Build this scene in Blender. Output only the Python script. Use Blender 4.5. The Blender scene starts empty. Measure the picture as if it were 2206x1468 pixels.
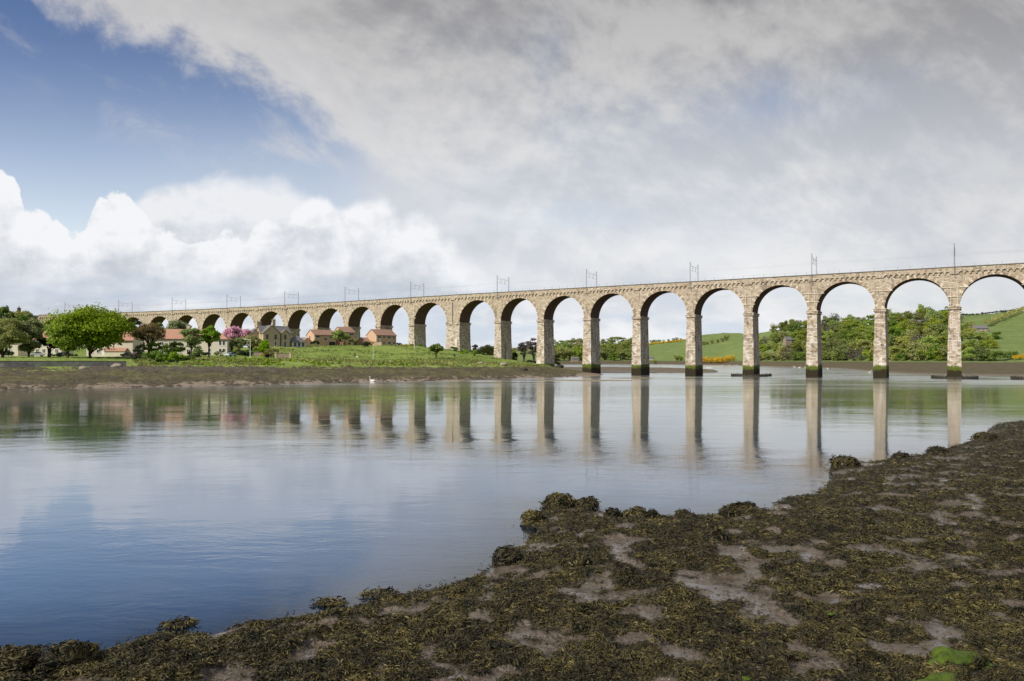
import bpy, bmesh, math, random
import numpy as np
from mathutils import Vector, noise as mnoise
R = math.radians
scene = bpy.context.scene
C = scene.collection
random.seed(7)
RNG = np.random.default_rng(7)

# ------------------------------------------------------------------ camera
CAM_H = 5.9
F = 1600.0 / 2206.0
cam_data = bpy.data.cameras.new("camera")
cam = bpy.data.objects.new("camera", cam_data)
C.objects.link(cam)
cam_data.sensor_width = 36.0
cam_data.lens = 36.0 * F
cam_data.shift_y = 42.0 / 2206.0
cam_data.clip_start = 0.5
cam_data.clip_end = 30000.0
cam.location = (0, 0, CAM_H)
cam.rotation_euler = (R(90), 0, 0)
scene.camera = cam

def at(px, py, Y):
    """world point seen at photo pixel (px, py) at distance Y"""
    return Vector(((px - 1103) * Y / 1600.0, Y, CAM_H + (776 - py) * Y / 1600.0))
def ground(px, py, z=0.0):
    Y = (CAM_H - z) * 1600.0 / (py - 776.0)
    return Vector(((px - 1103) * Y / 1600.0, Y, z))

scene.view_settings.view_transform = 'Standard'
scene.view_settings.look = 'None'
scene.view_settings.exposure = 0.0
scene.view_settings.gamma = 1.0
scene.cycles.use_denoising = True
scene.cycles.max_bounces = 6
scene.cycles.transparent_max_bounces = 12
scene.cycles.caustics_reflective = False
scene.cycles.caustics_refractive = False

# ------------------------------------------------------------------ node helper
class NT:
    def __init__(self, tree):
        self.t = tree
    def node(self, kind, **props):
        n = self.t.nodes.new(kind)
        for k, v in props.items():
            setattr(n, k, v)
        return n
    def put(self, sock, v):
        if isinstance(v, S):
            self.t.links.new(v.s, sock)
        elif isinstance(v, bpy.types.NodeSocket):
            self.t.links.new(v, sock)
        elif v is not None:
            try:
                sock.default_value = v
            except Exception:
                sock.default_value = tuple(v) + (1.0,)
    def math(self, op, a, b=None, c=None, clamp=False):
        n = self.node('ShaderNodeMath', operation=op, use_clamp=clamp)
        self.put(n.inputs[0], a)
        if b is not None: self.put(n.inputs[1], b)
        if c is not None: self.put(n.inputs[2], c)
        return S(self, n.outputs[0])
    def sep(self, v):
        n = self.node('ShaderNodeSeparateXYZ'); self.put(n.inputs[0], v)
        return [S(self, o) for o in n.outputs]
    def comb(self, x, y, z):
        n = self.node('ShaderNodeCombineXYZ')
        for i, q in enumerate((x, y, z)): self.put(n.inputs[i], q)
        return S(self, n.outputs[0])
    def noise(self, vec, scale, detail=5, rough=0.5, dist=0.0, lac=2.0, col=False):
        n = self.node('ShaderNodeTexNoise')
        if vec is not None: self.put(n.inputs['Vector'], vec)
        self.put(n.inputs['Scale'], scale); self.put(n.inputs['Detail'], detail)
        self.put(n.inputs['Roughness'], rough); self.put(n.inputs['Distortion'], dist)
        self.put(n.inputs['Lacunarity'], lac)
        return S(self, n.outputs['Color' if col else 'Fac'])
    def voro(self, vec, scale, feature='F1', out='Distance', rand=1.0, smooth=None, detail=0):
        n = self.node('ShaderNodeTexVoronoi', feature=feature)
        if vec is not None: self.put(n.inputs['Vector'], vec)
        self.put(n.inputs['Scale'], scale); self.put(n.inputs['Randomness'], rand)
        if detail: self.put(n.inputs['Detail'], detail)
        if smooth is not None: self.put(n.inputs['Smoothness'], smooth)
        return S(self, n.outputs[out])
    def ss(self, v, a, b, lo=0.0, hi=1.0):
        n = self.node('ShaderNodeMapRange', interpolation_type='SMOOTHSTEP')
        self.put(n.inputs[0], v); self.put(n.inputs[1], a); self.put(n.inputs[2], b)
        self.put(n.inputs[3], lo); self.put(n.inputs[4], hi)
        return S(self, n.outputs[0])
    def lin(self, v, a, b, lo=0.0, hi=1.0):
        n = self.node('ShaderNodeMapRange')
        self.put(n.inputs[0], v); self.put(n.inputs[1], a); self.put(n.inputs[2], b)
        self.put(n.inputs[3], lo); self.put(n.inputs[4], hi)
        return S(self, n.outputs[0])
    def mix(self, f, a, b, blend='MIX'):
        n = self.node('ShaderNodeMix', data_type='RGBA', blend_type=blend)
        n.clamp_factor = True
        self.put(n.inputs['Factor'], f)
        self.put(n.inputs[6], a); self.put(n.inputs[7], b)
        return S(self, n.outputs[2])
    def scale(self, v, f):
        n = self.node('ShaderNodeVectorMath', operation='SCALE')
        self.put(n.inputs[0], v); self.put(n.inputs['Scale'], f)
        return S(self, n.outputs[0])
    def vmath(self, op, a, b):
        n = self.node('ShaderNodeVectorMath', operation=op)
        self.put(n.inputs[0], a); self.put(n.inputs[1], b)
        return S(self, n.outputs[0])
    def curve(self, v, pts):
        n = self.node('ShaderNodeFloatCurve')
        self.put(n.inputs['Value'], v)
        c = n.mapping.curves[0]
        n.mapping.use_clip = False
        while len(c.points) < len(pts): c.points.new(0.5, 0.5)
        for p, q in zip(c.points, pts):
            p.location = q; p.handle_type = 'AUTO_CLAMPED'
        n.mapping.update()
        return S(self, n.outputs[0])
    def ramp(self, v, stops, interp='LINEAR'):
        n = self.node('ShaderNodeValToRGB'); self.put(n.inputs[0], v)
        r = n.color_ramp; r.interpolation = interp
        while len(r.elements) < len(stops): r.elements.new(0.5)
        for e, (p, c) in zip(r.elements, stops):
            e.position = p; e.color = tuple(c) + (1.0,)
        return S(self, n.outputs[0])
class S:
    def __init__(self, nt, s): self.nt, self.s = nt, s
    def __add__(a, b): return a.nt.math('ADD', a, b)
    __radd__ = __add__
    def __sub__(a, b): return a.nt.math('SUBTRACT', a, b)
    def __rsub__(a, b): return a.nt.math('SUBTRACT', b, a)
    def __mul__(a, b): return a.nt.math('MULTIPLY', a, b)
    __rmul__ = __mul__
    def __truediv__(a, b): return a.nt.math('DIVIDE', a, b)
    def max(a, b): return a.nt.math('MAXIMUM', a, b)
    def min(a, b): return a.nt.math('MINIMUM', a, b)

# ------------------------------------------------------------------ sun and sky
SUN_AZ = Vector((-0.80, -0.60)).normalized()       # towards the sun (left, behind the camera)
SUN_EL = R(38)
sun_data = bpy.data.lights.new("sun", 'SUN')
sun_data.energy = 4.8
sun_data.angle = R(0.5)
sun_data.color = (1.0, 0.93, 0.82)
sun = bpy.data.objects.new("sun", sun_data)
C.objects.link(sun)
sd = Vector((SUN_AZ.x * math.cos(SUN_EL), SUN_AZ.y * math.cos(SUN_EL), math.sin(SUN_EL)))
sun.rotation_euler = sd.to_track_quat('Z', 'Y').to_euler()
sun.location = (-60, -60, 80)

def build_sky():
    w = bpy.data.worlds.new("World"); scene.world = w; w.use_nodes = True
    t = w.node_tree; t.nodes.clear(); n = NT(t)
    out = n.node('ShaderNodeOutputWorld'); bg = n.node('ShaderNodeBackground')
    t.links.new(bg.outputs[0], out.inputs[0]); bg.inputs[1].default_value = 0.1
    sky = n.node('ShaderNodeTexSky', sky_type='NISHITA', sun_disc=False)
    sky.sun_elevation = SUN_EL
    sky.sun_rotation = math.atan2(SUN_AZ.x, SUN_AZ.y)
    sky.air_density = 1.0; sky.dust_density = 0.6; sky.ozone_density = 2.0
    tc = n.node('ShaderNodeTexCoord')
    d = S(n, tc.outputs['Generated'])
    x, y, z = n.sep(d)
    yy = y.max(0.25)
    U = x / yy; V = z.max(0.0) / yy
    P = n.comb(U, V, 0.0)
    # warped coordinates for soft billows
    w1 = n.noise(n.comb(U, V * 1.5, 3.0), 2.2, 4, 0.55)
    w2 = n.noise(n.comb(U, V * 1.5, 9.0), 2.2, 4, 0.55)
    # ---------- cumulus bank low on the left
    def u01(px): return ((px - 1103) / 1600.0 + 1.0) / 2.0
    def v01(py): return (776 - py) / 1600.0 + 0.1
    U1 = (U + 1.0) * 0.5
    lowgrey = n.noise(n.comb(U * 1.0, V * 4.5, 7.7), 2.6, 5, 0.5)
    big = n.noise(n.comb(U, V * 1.7, 1.3), 5.5, 6, 0.55)
    big2 = n.noise(n.comb(U + 0.026, V * 1.7 - 0.042, 1.3), 5.5, 6, 0.55)
    def bank(pts, z0, sc, crisp, amp, soft_r):
        top = n.curve(U1, [(u01(a), v01(b)) for a, b in pts]) - 0.1
        bl = n.noise(n.comb(U, V, z0), sc, 10, 0.60, 0.2)
        bl2 = n.noise(n.comb(U + 0.011, V - 0.014, z0), sc, 10, 0.60, 0.2)
        bv = n.voro(n.comb(U + (w1 - 0.5) * 0.03, V + bl * 0.03, z0), sc * 1.35, 'SMOOTH_F1', smooth=0.25)
        d = top + (bl - 0.5) * amp + (0.42 - bv) * amp * 0.42 - V
        al = n.ss(d, -0.001, n.ss(U, -0.42, 0.0, crisp, soft_r))
        return d, al, bl2 - bl
    back_pts = [(-400, 480), (0, 455), (150, 505), (260, 455), (320, 405), (370, 388), (440, 380), (520, 368), (590, 366), (640, 386), (690, 420), (760, 440), (850, 452), (930, 476), (1000, 505), (1080, 548), (1200, 590), (1500, 622), (1800, 640), (2650, 650)]
    front_pts = [(-400, 380), (-120, 392), (0, 368), (38, 400), (60, 452), (100, 458), (128, 468), (150, 505), (186, 492), (204, 440), (225, 416), (252, 420), (286, 440), (312, 462), (345, 490), (430, 512), (530, 500), (600, 478), (648, 428), (672, 408), (704, 404), (736, 438), (774, 412), (810, 402),
                 (846, 424), (866, 456), (905, 446), (950, 478), (990, 512), (1040, 566), (1150, 630), (1700, 668), (2650, 680)]
    d_b, a_b, r_b = bank(back_pts, 0.0, 12.0, 0.022, 0.050, 0.075)
    d_f, a_f, r_f = bank(front_pts, 5.0, 19.0, 0.005, 0.056, 0.045)
    def shadef(d, r, k):
        return n.math('ADD', n.ss(d, 0.0, 0.11) * k + n.ss(lowgrey, 0.42, 0.62) * n.ss(d, 0.02, 0.12) * 0.50, r * 1.9 + (big2 - big) * 3.2, clamp=True)
    col_b = n.mix(shadef(d_b, r_b, 0.38), (0.84, 0.855, 0.89), (0.565, 0.61, 0.675))
    col_f = n.mix(shadef(d_f, r_f, 0.26), (0.91, 0.92, 0.945), (0.57, 0.61, 0.67))
    a_f = a_f * n.ss(d_f, 0.20, 0.03, 0.35, 1.0)
    # ---------- high stratocumulus sheet
    h = z.max(0.0) + 0.16
    sx = x / h; sy = y / h
    Q = n.comb(sx + (w1 - 0.5) * 0.5, sy * 0.9 + (w2 - 0.5) * 0.5, 0.0)
    st = n.noise(Q, 0.95, 7, 0.52)
    al = U * 0.9 - V * 0.43; ac = U * 0.43 + V * 0.9
    st_f = n.noise(n.comb(al, ac * 1.35, 4.4), 3.7, 11, 0.59, 0.18)
    st_b = n.noise(n.comb(al + 0.014, ac * 1.35 - 0.03, 4.4), 3.7, 11, 0.59, 0.18)
    bl0 = n.noise(n.comb(al, ac * 1.4, 8.8), 13.0, 9, 0.62, 0.3)
    line = (U + 0.614) * -0.46 + 0.492 - (w1 - 0.5) * 0.06
    gap = line - V + (st_f - 0.5) * -0.40 + (bl0 - 0.5) * 0.05
    blue = n.ss(gap, -0.022, 0.045) * n.ss(U, -0.28, -0.10, 1.0, 0.0)
    def blob(px, py, rx, ry, tilt=0.0):
        a = (U - (px - 1103) / 1600.0)
        b = (V - (776 - py) / 1600.0) - a * tilt
        a = a / (rx / 1600.0); b = b / (ry / 1600.0)
        return n.math('POWER', 2.718, (a * a + b * b) * -1.0)
    holes = blob(1500, 240, 440, 70, 0.12) * 0.85 + blob(1200, 150, 60, 150) * 0.60 + blob(1010, 260, 60, 70) * 0.5 + blob(1120, 468, 360, 36) * 0.95 + blob(1700, 200, 60, 60) * 0.4 + blob(2080, 650, 260, 60) * 0.9 + blob(860, 350, 150, 34, -0.3) * 0.6 + blob(1060, 110, 300, 60) * 0.25
    hole = n.math('MULTIPLY', holes, n.ss(st_f, 0.60, 0.36), clamp=True) * 0.48
    clear = n.math('MAXIMUM', blue, hole, clamp=True)
    wisps = n.noise(n.comb(al * 2.4, ac * 5.2, 2.0), 2.3, 10, 0.66, 0.5)
    veil = n.ss(wisps, 0.50, 0.80) * n.ss(gap, 0.26, 0.02) * 0.75 + n.ss(V, 0.36, 0.20) * n.ss(U, -0.62, -0.30) * 0.30
    g0 = n.ss(V, 0.53, 0.12)
    core = n.ss(st_f * 0.55 + st * 0.45 + (st_f - st_b) * 1.1 + (bl0 - 0.5) * 0.20, 0.33, 0.66)
    edge = n.ss(gap, -0.20, -0.01) * n.ss(U, 0.0, -0.30)
    sheet = n.mix(g0, (0.29, 0.29, 0.305), (0.66, 0.69, 0.74))
    sheet = n.mix(n.math('MULTIPLY', core, n.ss(V, 0.02, 0.35, 0.7, 0.9), clamp=True), sheet, n.mix(g0, (0.52, 0.51, 0.51), (0.88, 0.885, 0.89)))
    sheet = n.mix(n.ss(big, 0.50, 0.70) * n.ss(V, 0.32, 0.1) * 0.45, sheet, (0.93, 0.93, 0.94))
    sheet = n.mix(n.ss(st, 0.55, 0.42) * n.ss(V, 0.42, 0.22) * n.ss(V, 0.08, 0.2) * 0.32, sheet, (0.50, 0.56, 0.65))
    sheet = n.mix(edge * 0.6, sheet, (0.70, 0.69, 0.70))
    sheet = n.mix(n.ss(U, 0.3, 0.7) * 0.20, sheet, (0.44, 0.44, 0.45))
    nish = S(n, sky.outputs[0])
    bluec = n.scale(nish, 0.1)
    tint = n.mix(n.ss(V, 0.14, 0.50), (2.55, 1.98, 1.66), (0.80, 0.82, 1.0))
    bluec = n.mix(1.0, bluec, tint, 'MULTIPLY')
    base = n.mix(n.math('SUBTRACT', clear, veil * clear, clamp=True), sheet, bluec)
    colr = n.mix(a_b, base, col_b)
    colr = n.mix(a_f, colr, col_f)
    colr = n.mix(n.ss(V, 0.07, 0.0) * 0.40, colr, (0.80, 0.85, 0.92))
    lown = n.noise(n.comb(U * 1.3, V * 5.0, 3.3), 4.5, 8, 0.58, 0.2)
    colr = n.mix(n.ss(V, 0.135, 0.05) * n.ss(lown, 0.56, 0.40) * 0.75, colr, (0.61, 0.69, 0.79))
    colr = n.mix(n.ss(V, 0.12, 0.06) * n.ss(lown, 0.58, 0.66) * 0.6, colr, (0.90, 0.91, 0.93))
    # a grey-blue shelf low on the left
    shelf = blob(60, 618, 330, 26) * n.ss(lowgrey, 0.35, 0.6) + blob(520, 640, 400, 22) * n.ss(lowgrey, 0.40, 0.6) * 0.8
    colr = n.mix(n.math('MULTIPLY', shelf, 1.1, clamp=True), colr, (0.50, 0.57, 0.68))
    # behind and overhead: a plain broken grey sheet
    back = n.mix(n.ss(n.noise(n.comb(sx, sy, 0.0), 1.2, 5, 0.5), 0.4, 0.62), n.scale(nish, 0.1), (0.52, 0.52, 0.54))
    colr = n.mix(n.ss(y, 0.42, 0.2), colr, back)
    n.put(bg.inputs[0], n.scale(colr, 10.0))
    w.cycles.sampling_method = 'MANUAL'
    w.cycles.sample_map_resolution = 512
build_sky()

# ------------------------------------------------------------------ mesh helpers
def tag(o, label=None, cat=None, group=None, kind=None):
    if label: o['label'] = label
    if cat: o['category'] = cat
    if group: o['group'] = group
    if kind: o['kind'] = kind
    return o
def link(name, me, parent=None):
    o = bpy.data.objects.new(name, me); C.objects.link(o)
    if parent is not None: o.parent = parent
    return o
def empty(name, loc=(0, 0, 0), rz=0.0):
    o = bpy.data.objects.new(name, None); C.objects.link(o)
    o.location = loc; o.rotation_euler = (0, 0, rz); o.empty_display_size = 0.3
    return o
def np_mesh(name, V, Fq, mat, parent=None, smooth=False, attrs=None, cols=None):
    """V (n,3), Fq (m,3|4) arrays"""
    V = np.asarray(V, dtype=np.float32); Fq = np.asarray(Fq, dtype=np.int32)
    me = bpy.data.meshes.new(name)
    m, k = Fq.shape
    me.vertices.add(len(V)); me.vertices.foreach_set('co', V.ravel())
    me.loops.add(m * k); me.loops.foreach_set('vertex_index', Fq.ravel())
    me.polygons.add(m)
    me.polygons.foreach_set('loop_start', np.arange(0, m * k, k, dtype=np.int32))
    if smooth: me.polygons.foreach_set('use_smooth', np.ones(m, dtype=bool))
    me.materials.append(mat)
    for nme, arr in (attrs or {}).items():
        a = me.attributes.new(nme, 'FLOAT', 'POINT'); a.data.foreach_set('value', np.asarray(arr, dtype=np.float32))
    me.update(calc_edges=True)
    me.validate()
    return link(name, me, parent)
class MB:
    def __init__(s): s.v = []; s.f = []; s.t = []
    def face(s, pts, tint=0.5):
        i = len(s.v); s.v += [tuple(p) for p in pts]; s.f.append(tuple(range(i, i + len(pts)))); s.t.append(tint)
    def box(s, fr, a0, a1, b0, b1, z0, z1, tint=0.5, top=True, bottom=True):
        p = [fr(a, b, z) for z in (z0, z1) for a, b in ((a0, b0), (a1, b0), (a1, b1), (a0, b1))]
        s.face([p[0], p[1], p[5], p[4]], tint); s.face([p[1], p[2], p[6], p[5]], tint)
        s.face([p[2], p[3], p[7], p[6]], tint); s.face([p[3], p[0], p[4], p[7]], tint)
        if top: s.face([p[4], p[5], p[6], p[7]], tint)
        if bottom: s.face([p[3], p[2], p[1], p[0]], tint)
    def tube(s, pts, rad, n=6, tint=0.5, cap=True):
        pts = [Vector(p) for p in pts]; rings = []
        if not hasattr(rad, '__len__'): rad = [rad] * len(pts)
        for i, p in enumerate(pts):
            d = (pts[min(i + 1, len(pts) - 1)] - pts[max(i - 1, 0)]).normalized()
            u = d.orthogonal().normalized() if abs(d.z) < 0.95 else Vector((1, 0, 0))
            u = (u - d * u.dot(d)).normalized(); w = d.cross(u)
            rings.append([p + (u * math.cos(2 * math.pi * k / n) + w * math.sin(2 * math.pi * k / n)) * rad[i] for k in range(n)])
        for a, b in zip(rings, rings[1:]):
            for k in range(n):
                s.face([a[k], a[(k + 1) % n], b[(k + 1) % n], b[k]], tint)
        if cap:
            s.face(rings[-1], tint); s.face(rings[0][::-1], tint)
    def ell(s, c, r, nu=12, nv=8, tint=0.5, fn=None):
        c = Vector(c); P = []
        for j in range(nv + 1):
            th = math.pi * j / nv
            for i in range(nu):
                ph = 2 * math.pi * i / nu
                q = Vector((math.sin(th) * math.cos(ph) * r[0], math.sin(th) * math.sin(ph) * r[1], math.cos(th) * r[2]))
                if fn: q = fn(q)
                P.append(c + q)
        for j in range(nv):
            for i in range(nu):
                a = j * nu + i; b = j * nu + (i + 1) % nu
                s.face([P[a], P[b], P[b + nu], P[a + nu]], tint)
    def build(s, name, mat, parent=None, smooth=False, merge=False):
        me = bpy.data.meshes.new(name); me.from_pydata(s.v, [], s.f)
        me.materials.append(mat)
        V = np.array(s.v, dtype=np.float32)
        uv = me.uv_layers.new(name='UVMap')
        me.update()
        U = np.zeros((len(me.loops), 2), dtype=np.float32)
        tn = np.zeros(len(me.loops), dtype=np.float32)
        li = 0
        for f, t in zip(s.f, s.t):
            p = V[list(f)]
            nrm = np.zeros(3)
            for k in range(1, len(f) - 1): nrm += np.cross(p[k] - p[0], p[k + 1] - p[0])
            l = np.linalg.norm(nrm); nrm = nrm / l if l > 1e-12 else np.array([0, 0, 1.0])
            if abs(nrm[2]) > 0.75:
                q = p[:, :2]
            else:
                tg = np.array([-nrm[1], nrm[0]]); tg /= np.linalg.norm(tg)
                if abs(tg[0]) > abs(tg[1]):
                    tg = tg * np.sign(tg[0])
                else: tg = tg * np.sign(tg[1])
                q = np.stack([p[:, :2] @ tg, p[:, 2] / max(0.5, math.sqrt(1 - nrm[2] ** 2))], 1)
            U[li:li + len(f)] = q; tn[li:li + len(f)] = t; li += len(f)
        uv.data.foreach_set('uv', U.ravel())
        a = me.attributes.new('tint', 'FLOAT', 'CORNER'); a.data.foreach_set('value', tn)
        if merge or smooth:
            bm = bmesh.new(); bm.from_mesh(me); bmesh.ops.remove_doubles(bm, verts=bm.verts, dist=1e-4); bm.to_mesh(me); bm.free()
        if smooth:
            me.polygons.foreach_set('use_smooth', np.ones(len(me.polygons), dtype=bool))
        me.update()
        return link(name, me, parent)
def WF(a, b, z): return Vector((a, b, z))

# ------------------------------------------------------------------ materials
def new_mat(name, rough=0.8, spec=0.3):
    m = bpy.data.materials.new(name); m.use_nodes = True
    t = m.node_tree; n = NT(t)
    p = t.nodes['Principled BSDF']
    p.inputs['Roughness'].default_value = rough
    p.inputs['Specular IOR Level'].default_value = spec
    return m, n, p
def plain(name, col, rough=0.7, spec=0.3, metal=0.0, var=0.15, scale=2.0, bump=0.0):
    m, n, p = new_mat(name, rough, spec)
    p.inputs['Metallic'].default_value = metal
    tc = n.node('ShaderNodeTexCoord')
    f = n.noise(tc.outputs['Object'], scale, 5, 0.6)
    c = n.mix(f, tuple(q * (1 - var) for q in col), tuple(min(1, q * (1 + var)) for q in col))
    n.put(p.inputs['Base Color'], c)
    if bump:
        b = n.node('ShaderNodeBump'); b.inputs['Strength'].default_value = 0.5; b.inputs['Distance'].default_value = bump
        n.put(b.inputs['Height'], f); n.put(p.inputs['Normal'], S(n, b.outputs[0]))
    return m
def uvn(n): return n.node('ShaderNodeTexCoord').outputs['UV']
def posn(n): return n.node('ShaderNodeNewGeometry').outputs['Position']

def mat_stone(name, pier=False, ring=False):
    m, n, p = new_mat(name, 0.9, 0.2)
    uv = S(n, uvn(n)); pos = S(n, posn(n))
    wob = n.noise(uv, 0.7, 3, 0.5, col=True)
    uvw = n.vmath('ADD', uv, n.scale(wob, 0.5))
    br = n.node('ShaderNodeTexBrick')
    n.put(br.inputs['Vector'], uvw)
    br.inputs['Scale'].default_value = 1.0
    br.inputs['Brick Width'].default_value = 1.15 if pier else 0.95
    br.inputs['Row Height'].default_value = 0.52 if pier else 0.46
    br.inputs['Mortar Size'].default_value = 0.035
    br.inputs['Mortar Smooth'].default_value = 0.3
    br.inputs['Color1'].default_value = (0, 0, 0, 1); br.inputs['Color2'].default_value = (1, 1, 1, 1)
    br.inputs['Mortar'].default_value = (0.3, 0.3, 0.3, 1)
    br.inputs['Bias'].default_value = 0.0
    rnd = n.sep(S(n, br.outputs['Color']))[0]
    big = n.noise(pos, 0.16, 5, 0.6)
    med = n.noise(pos, 0.9, 5, 0.65)
    if pier:
        col = n.ramp(rnd, [(0.0, (0.21, 0.15, 0.10)), (0.25, (0.40, 0.315, 0.225)), (0.5, (0.52, 0.44, 0.345)), (0.75, (0.62, 0.545, 0.45)), (1.0, (0.70, 0.65, 0.575))])
    else:
        col = n.ramp(rnd, [(0.0, (0.26, 0.20, 0.14)), (0.2, (0.43, 0.345, 0.245)), (0.45, (0.53, 0.445, 0.325)), (0.6, (0.57, 0.50, 0.39)), (0.8, (0.47, 0.37, 0.275)), (1.0, (0.68, 0.62, 0.505))])
    col = n.mix(n.ss(med, 0.35, 0.75) * 0.45, col, (0.58, 0.49, 0.37))
    # pinkish and yellowish courses
    col = n.mix(n.ss(big, 0.47, 0.70) * 0.38, col, (0.47, 0.335, 0.245))
    # mortar
    col = n.mix(S(n, br.outputs['Fac']) * 0.55, col, (0.30, 0.26, 0.21))
    z = n.sep(pos)[2]
    if ring:
        tn = n.node('ShaderNodeAttribute', attribute_name='tint')
        col = n.mix(0.8, col, n.ramp(S(n, tn.outputs['Fac']), [(0.0, (0.30, 0.20, 0.13)), (0.5, (0.44, 0.35, 0.25)), (1.0, (0.78, 0.70, 0.55))]))
    if pier:
        pale = n.noise(n.vmath('MULTIPLY', pos, (1.0, 1.0, 0.35)), 0.55, 6, 0.62)
        col = n.mix(n.ss(pale, 0.50, 0.66) * n.ss(z, 21.0, 15.0) * 0.8, col, (0.80, 0.76, 0.70))
        dark = n.noise(n.vmath('MULTIPLY', pos, (1.0, 1.0, 0.40)), 0.62, 8, 0.74)
        nrm = n.node('ShaderNodeNewGeometry').outputs['Normal']
        side = n.ss(n.math('ABSOLUTE', n.sep(S(n, nrm))[0]), 0.6, 0.8)
        col = n.mix(n.ss(dark, 0.52, 0.62) * n.ss(z, 3.0, 10.0) * (side * 0.12 + 0.55), col, (0.085, 0.07, 0.055))
        # tide marks: green weed over a black-brown foot
        fin = n.noise(pos, 2.6, 5, 0.7)
        zz = z + (med - 0.5) * 2.0 + (big - 0.5) * 2.4 + (fin - 0.5) * 1.6
        col = n.mix(n.ss(zz, 4.6, 3.8), col, (0.105, 0.135, 0.020))
        col = n.mix(n.ss(zz, 3.3, 2.3), col, (0.035, 0.028, 0.016))
    else:
        drip = n.noise(n.vmath('MULTIPLY', pos, (1.0, 1.0, 0.18)), 0.8, 6, 0.66)
        col = n.mix(n.ss(drip, 0.53, 0.66) * 0.62, col, (0.15, 0.115, 0.085))
        rag = n.noise(n.vmath('MULTIPLY', pos, (1.0, 1.0, 1.5)), 1.5, 8, 0.78)
        col = n.mix(n.ss(rag, 0.52, 0.60) * 0.34, col, (0.19, 0.145, 0.105))
        col = n.mix(n.ss(rag, 0.46, 0.38) * 0.45, col, (0.74, 0.68, 0.57))
    n.put(p.inputs['Base Color'], col)
    b = n.node('ShaderNodeBump'); b.inputs['Strength'].default_value = 0.9; b.inputs['Distance'].default_value = 0.12
    n.put(b.inputs['Height'], rnd * 0.5 + med * 0.6 - S(n, br.outputs['Fac']) * 0.7); n.put(p.inputs['Normal'], S(n, b.outputs[0]))
    return m
M = {}
M['stone'] = mat_stone('rubble_stone')
M['pier'] = mat_stone('pier_stone', pier=True)
M['ring'] = mat_stone('voussoir_stone', ring=True)
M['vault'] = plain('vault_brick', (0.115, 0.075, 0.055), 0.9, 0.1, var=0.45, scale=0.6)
M['coping'] = plain('coping_stone', (0.13, 0.115, 0.095), 0.9, 0.2, var=0.6, scale=0.35)
M['ballast'] = plain('ballast', (0.16, 0.14, 0.12), 0.95, 0.1, var=0.4, scale=3)
M['steel'] = plain('galvanised_steel', (0.20, 0.21, 0.225), 0.55, 0.5, metal=0.2, var=0.2)
M['wire'] = plain('wire_metal', (0.16, 0.17, 0.18), 0.5, 0.4, metal=0.3)
M['ceramic'] = plain('insulator_brown', (0.07, 0.05, 0.045), 0.4, 0.5)
M['strap'] = plain('pale_strap', (0.60, 0.54, 0.43), 0.7, 0.2)
M['timber_dark'] = plain('wet_timber', (0.040, 0.033, 0.022), 0.6, 0.4, var=0.5, scale=3)
M['bark'] = plain('bark', (0.075, 0.058, 0.042), 0.95, 0.1, var=0.4, scale=6)
M['white'] = plain('white_paint', (0.78, 0.77, 0.74), 0.5, 0.4, var=0.04)
M['glass'] = plain('window_glass', (0.025, 0.03, 0.035), 0.12, 0.6, var=0.3, scale=0.7)
M['black'] = plain('black_plastic', (0.02, 0.02, 0.022), 0.5, 0.4)
M['rubber'] = plain('tyre_rubber', (0.022, 0.022, 0.022), 0.85, 0.2)
M['render'] = plain('cream_render', (0.64, 0.585, 0.48), 0.9, 0.15, var=0.08, scale=0.8)
M['slate'] = plain('slate', (0.15, 0.145, 0.15), 0.7, 0.35, var=0.25, scale=3)
M['wood_trim'] = plain('brown_bargeboard', (0.23, 0.105, 0.04), 0.6, 0.3)
def mat_brick(name, c1, c2, mortar, bw=0.45, bh=0.15, rough=0.9):
    m, n, p = new_mat(name, rough, 0.2)
    uv = S(n, uvn(n))
    br = n.node('ShaderNodeTexBrick'); n.put(br.inputs['Vector'], uv)
    br.inputs['Scale'].default_value = 1.0; br.inputs['Brick Width'].default_value = bw; br.inputs['Row Height'].default_value = bh
    br.inputs['Mortar Size'].default_value = 0.02
    br.inputs['Color1'].default_value = tuple(c1) + (1,); br.inputs['Color2'].default_value = tuple(c2) + (1,); br.inputs['Mortar'].default_value = tuple(mortar) + (1,)
    f = n.noise(S(n, posn(n)), 0.6, 5, 0.6)
    n.put(p.inputs['Base Color'], n.mix(0.5, S(n, br.outputs['Color']), n.mix(f, tuple(q * 0.8 for q in c1), tuple(q * 1.15 for q in c2))))
    return m
M['brick'] = mat_brick('orange_brick', (0.50, 0.305, 0.19), (0.60, 0.40, 0.27), (0.5, 0.42, 0.34))
M['tile_brown'] = mat_brick('brown_roof_tile', (0.27, 0.165, 0.12), (0.345, 0.22, 0.165), (0.22, 0.12, 0.09), 0.35, 0.3)
M['tile_red'] = mat_brick('red_pantile', (0.37, 0.195, 0.135), (0.46, 0.265, 0.19), (0.30, 0.16, 0.115), 0.35, 0.35)
M['sandstone'] = mat_brick('dressed_sandstone', (0.39, 0.315, 0.205), (0.52, 0.425, 0.285), (0.40, 0.34, 0.25), 0.7, 0.32)
M['gateway'] = mat_brick('wall_stone', (0.22, 0.16, 0.12), (0.33, 0.26, 0.20), (0.2, 0.16, 0.12), 0.6, 0.25)

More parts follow.
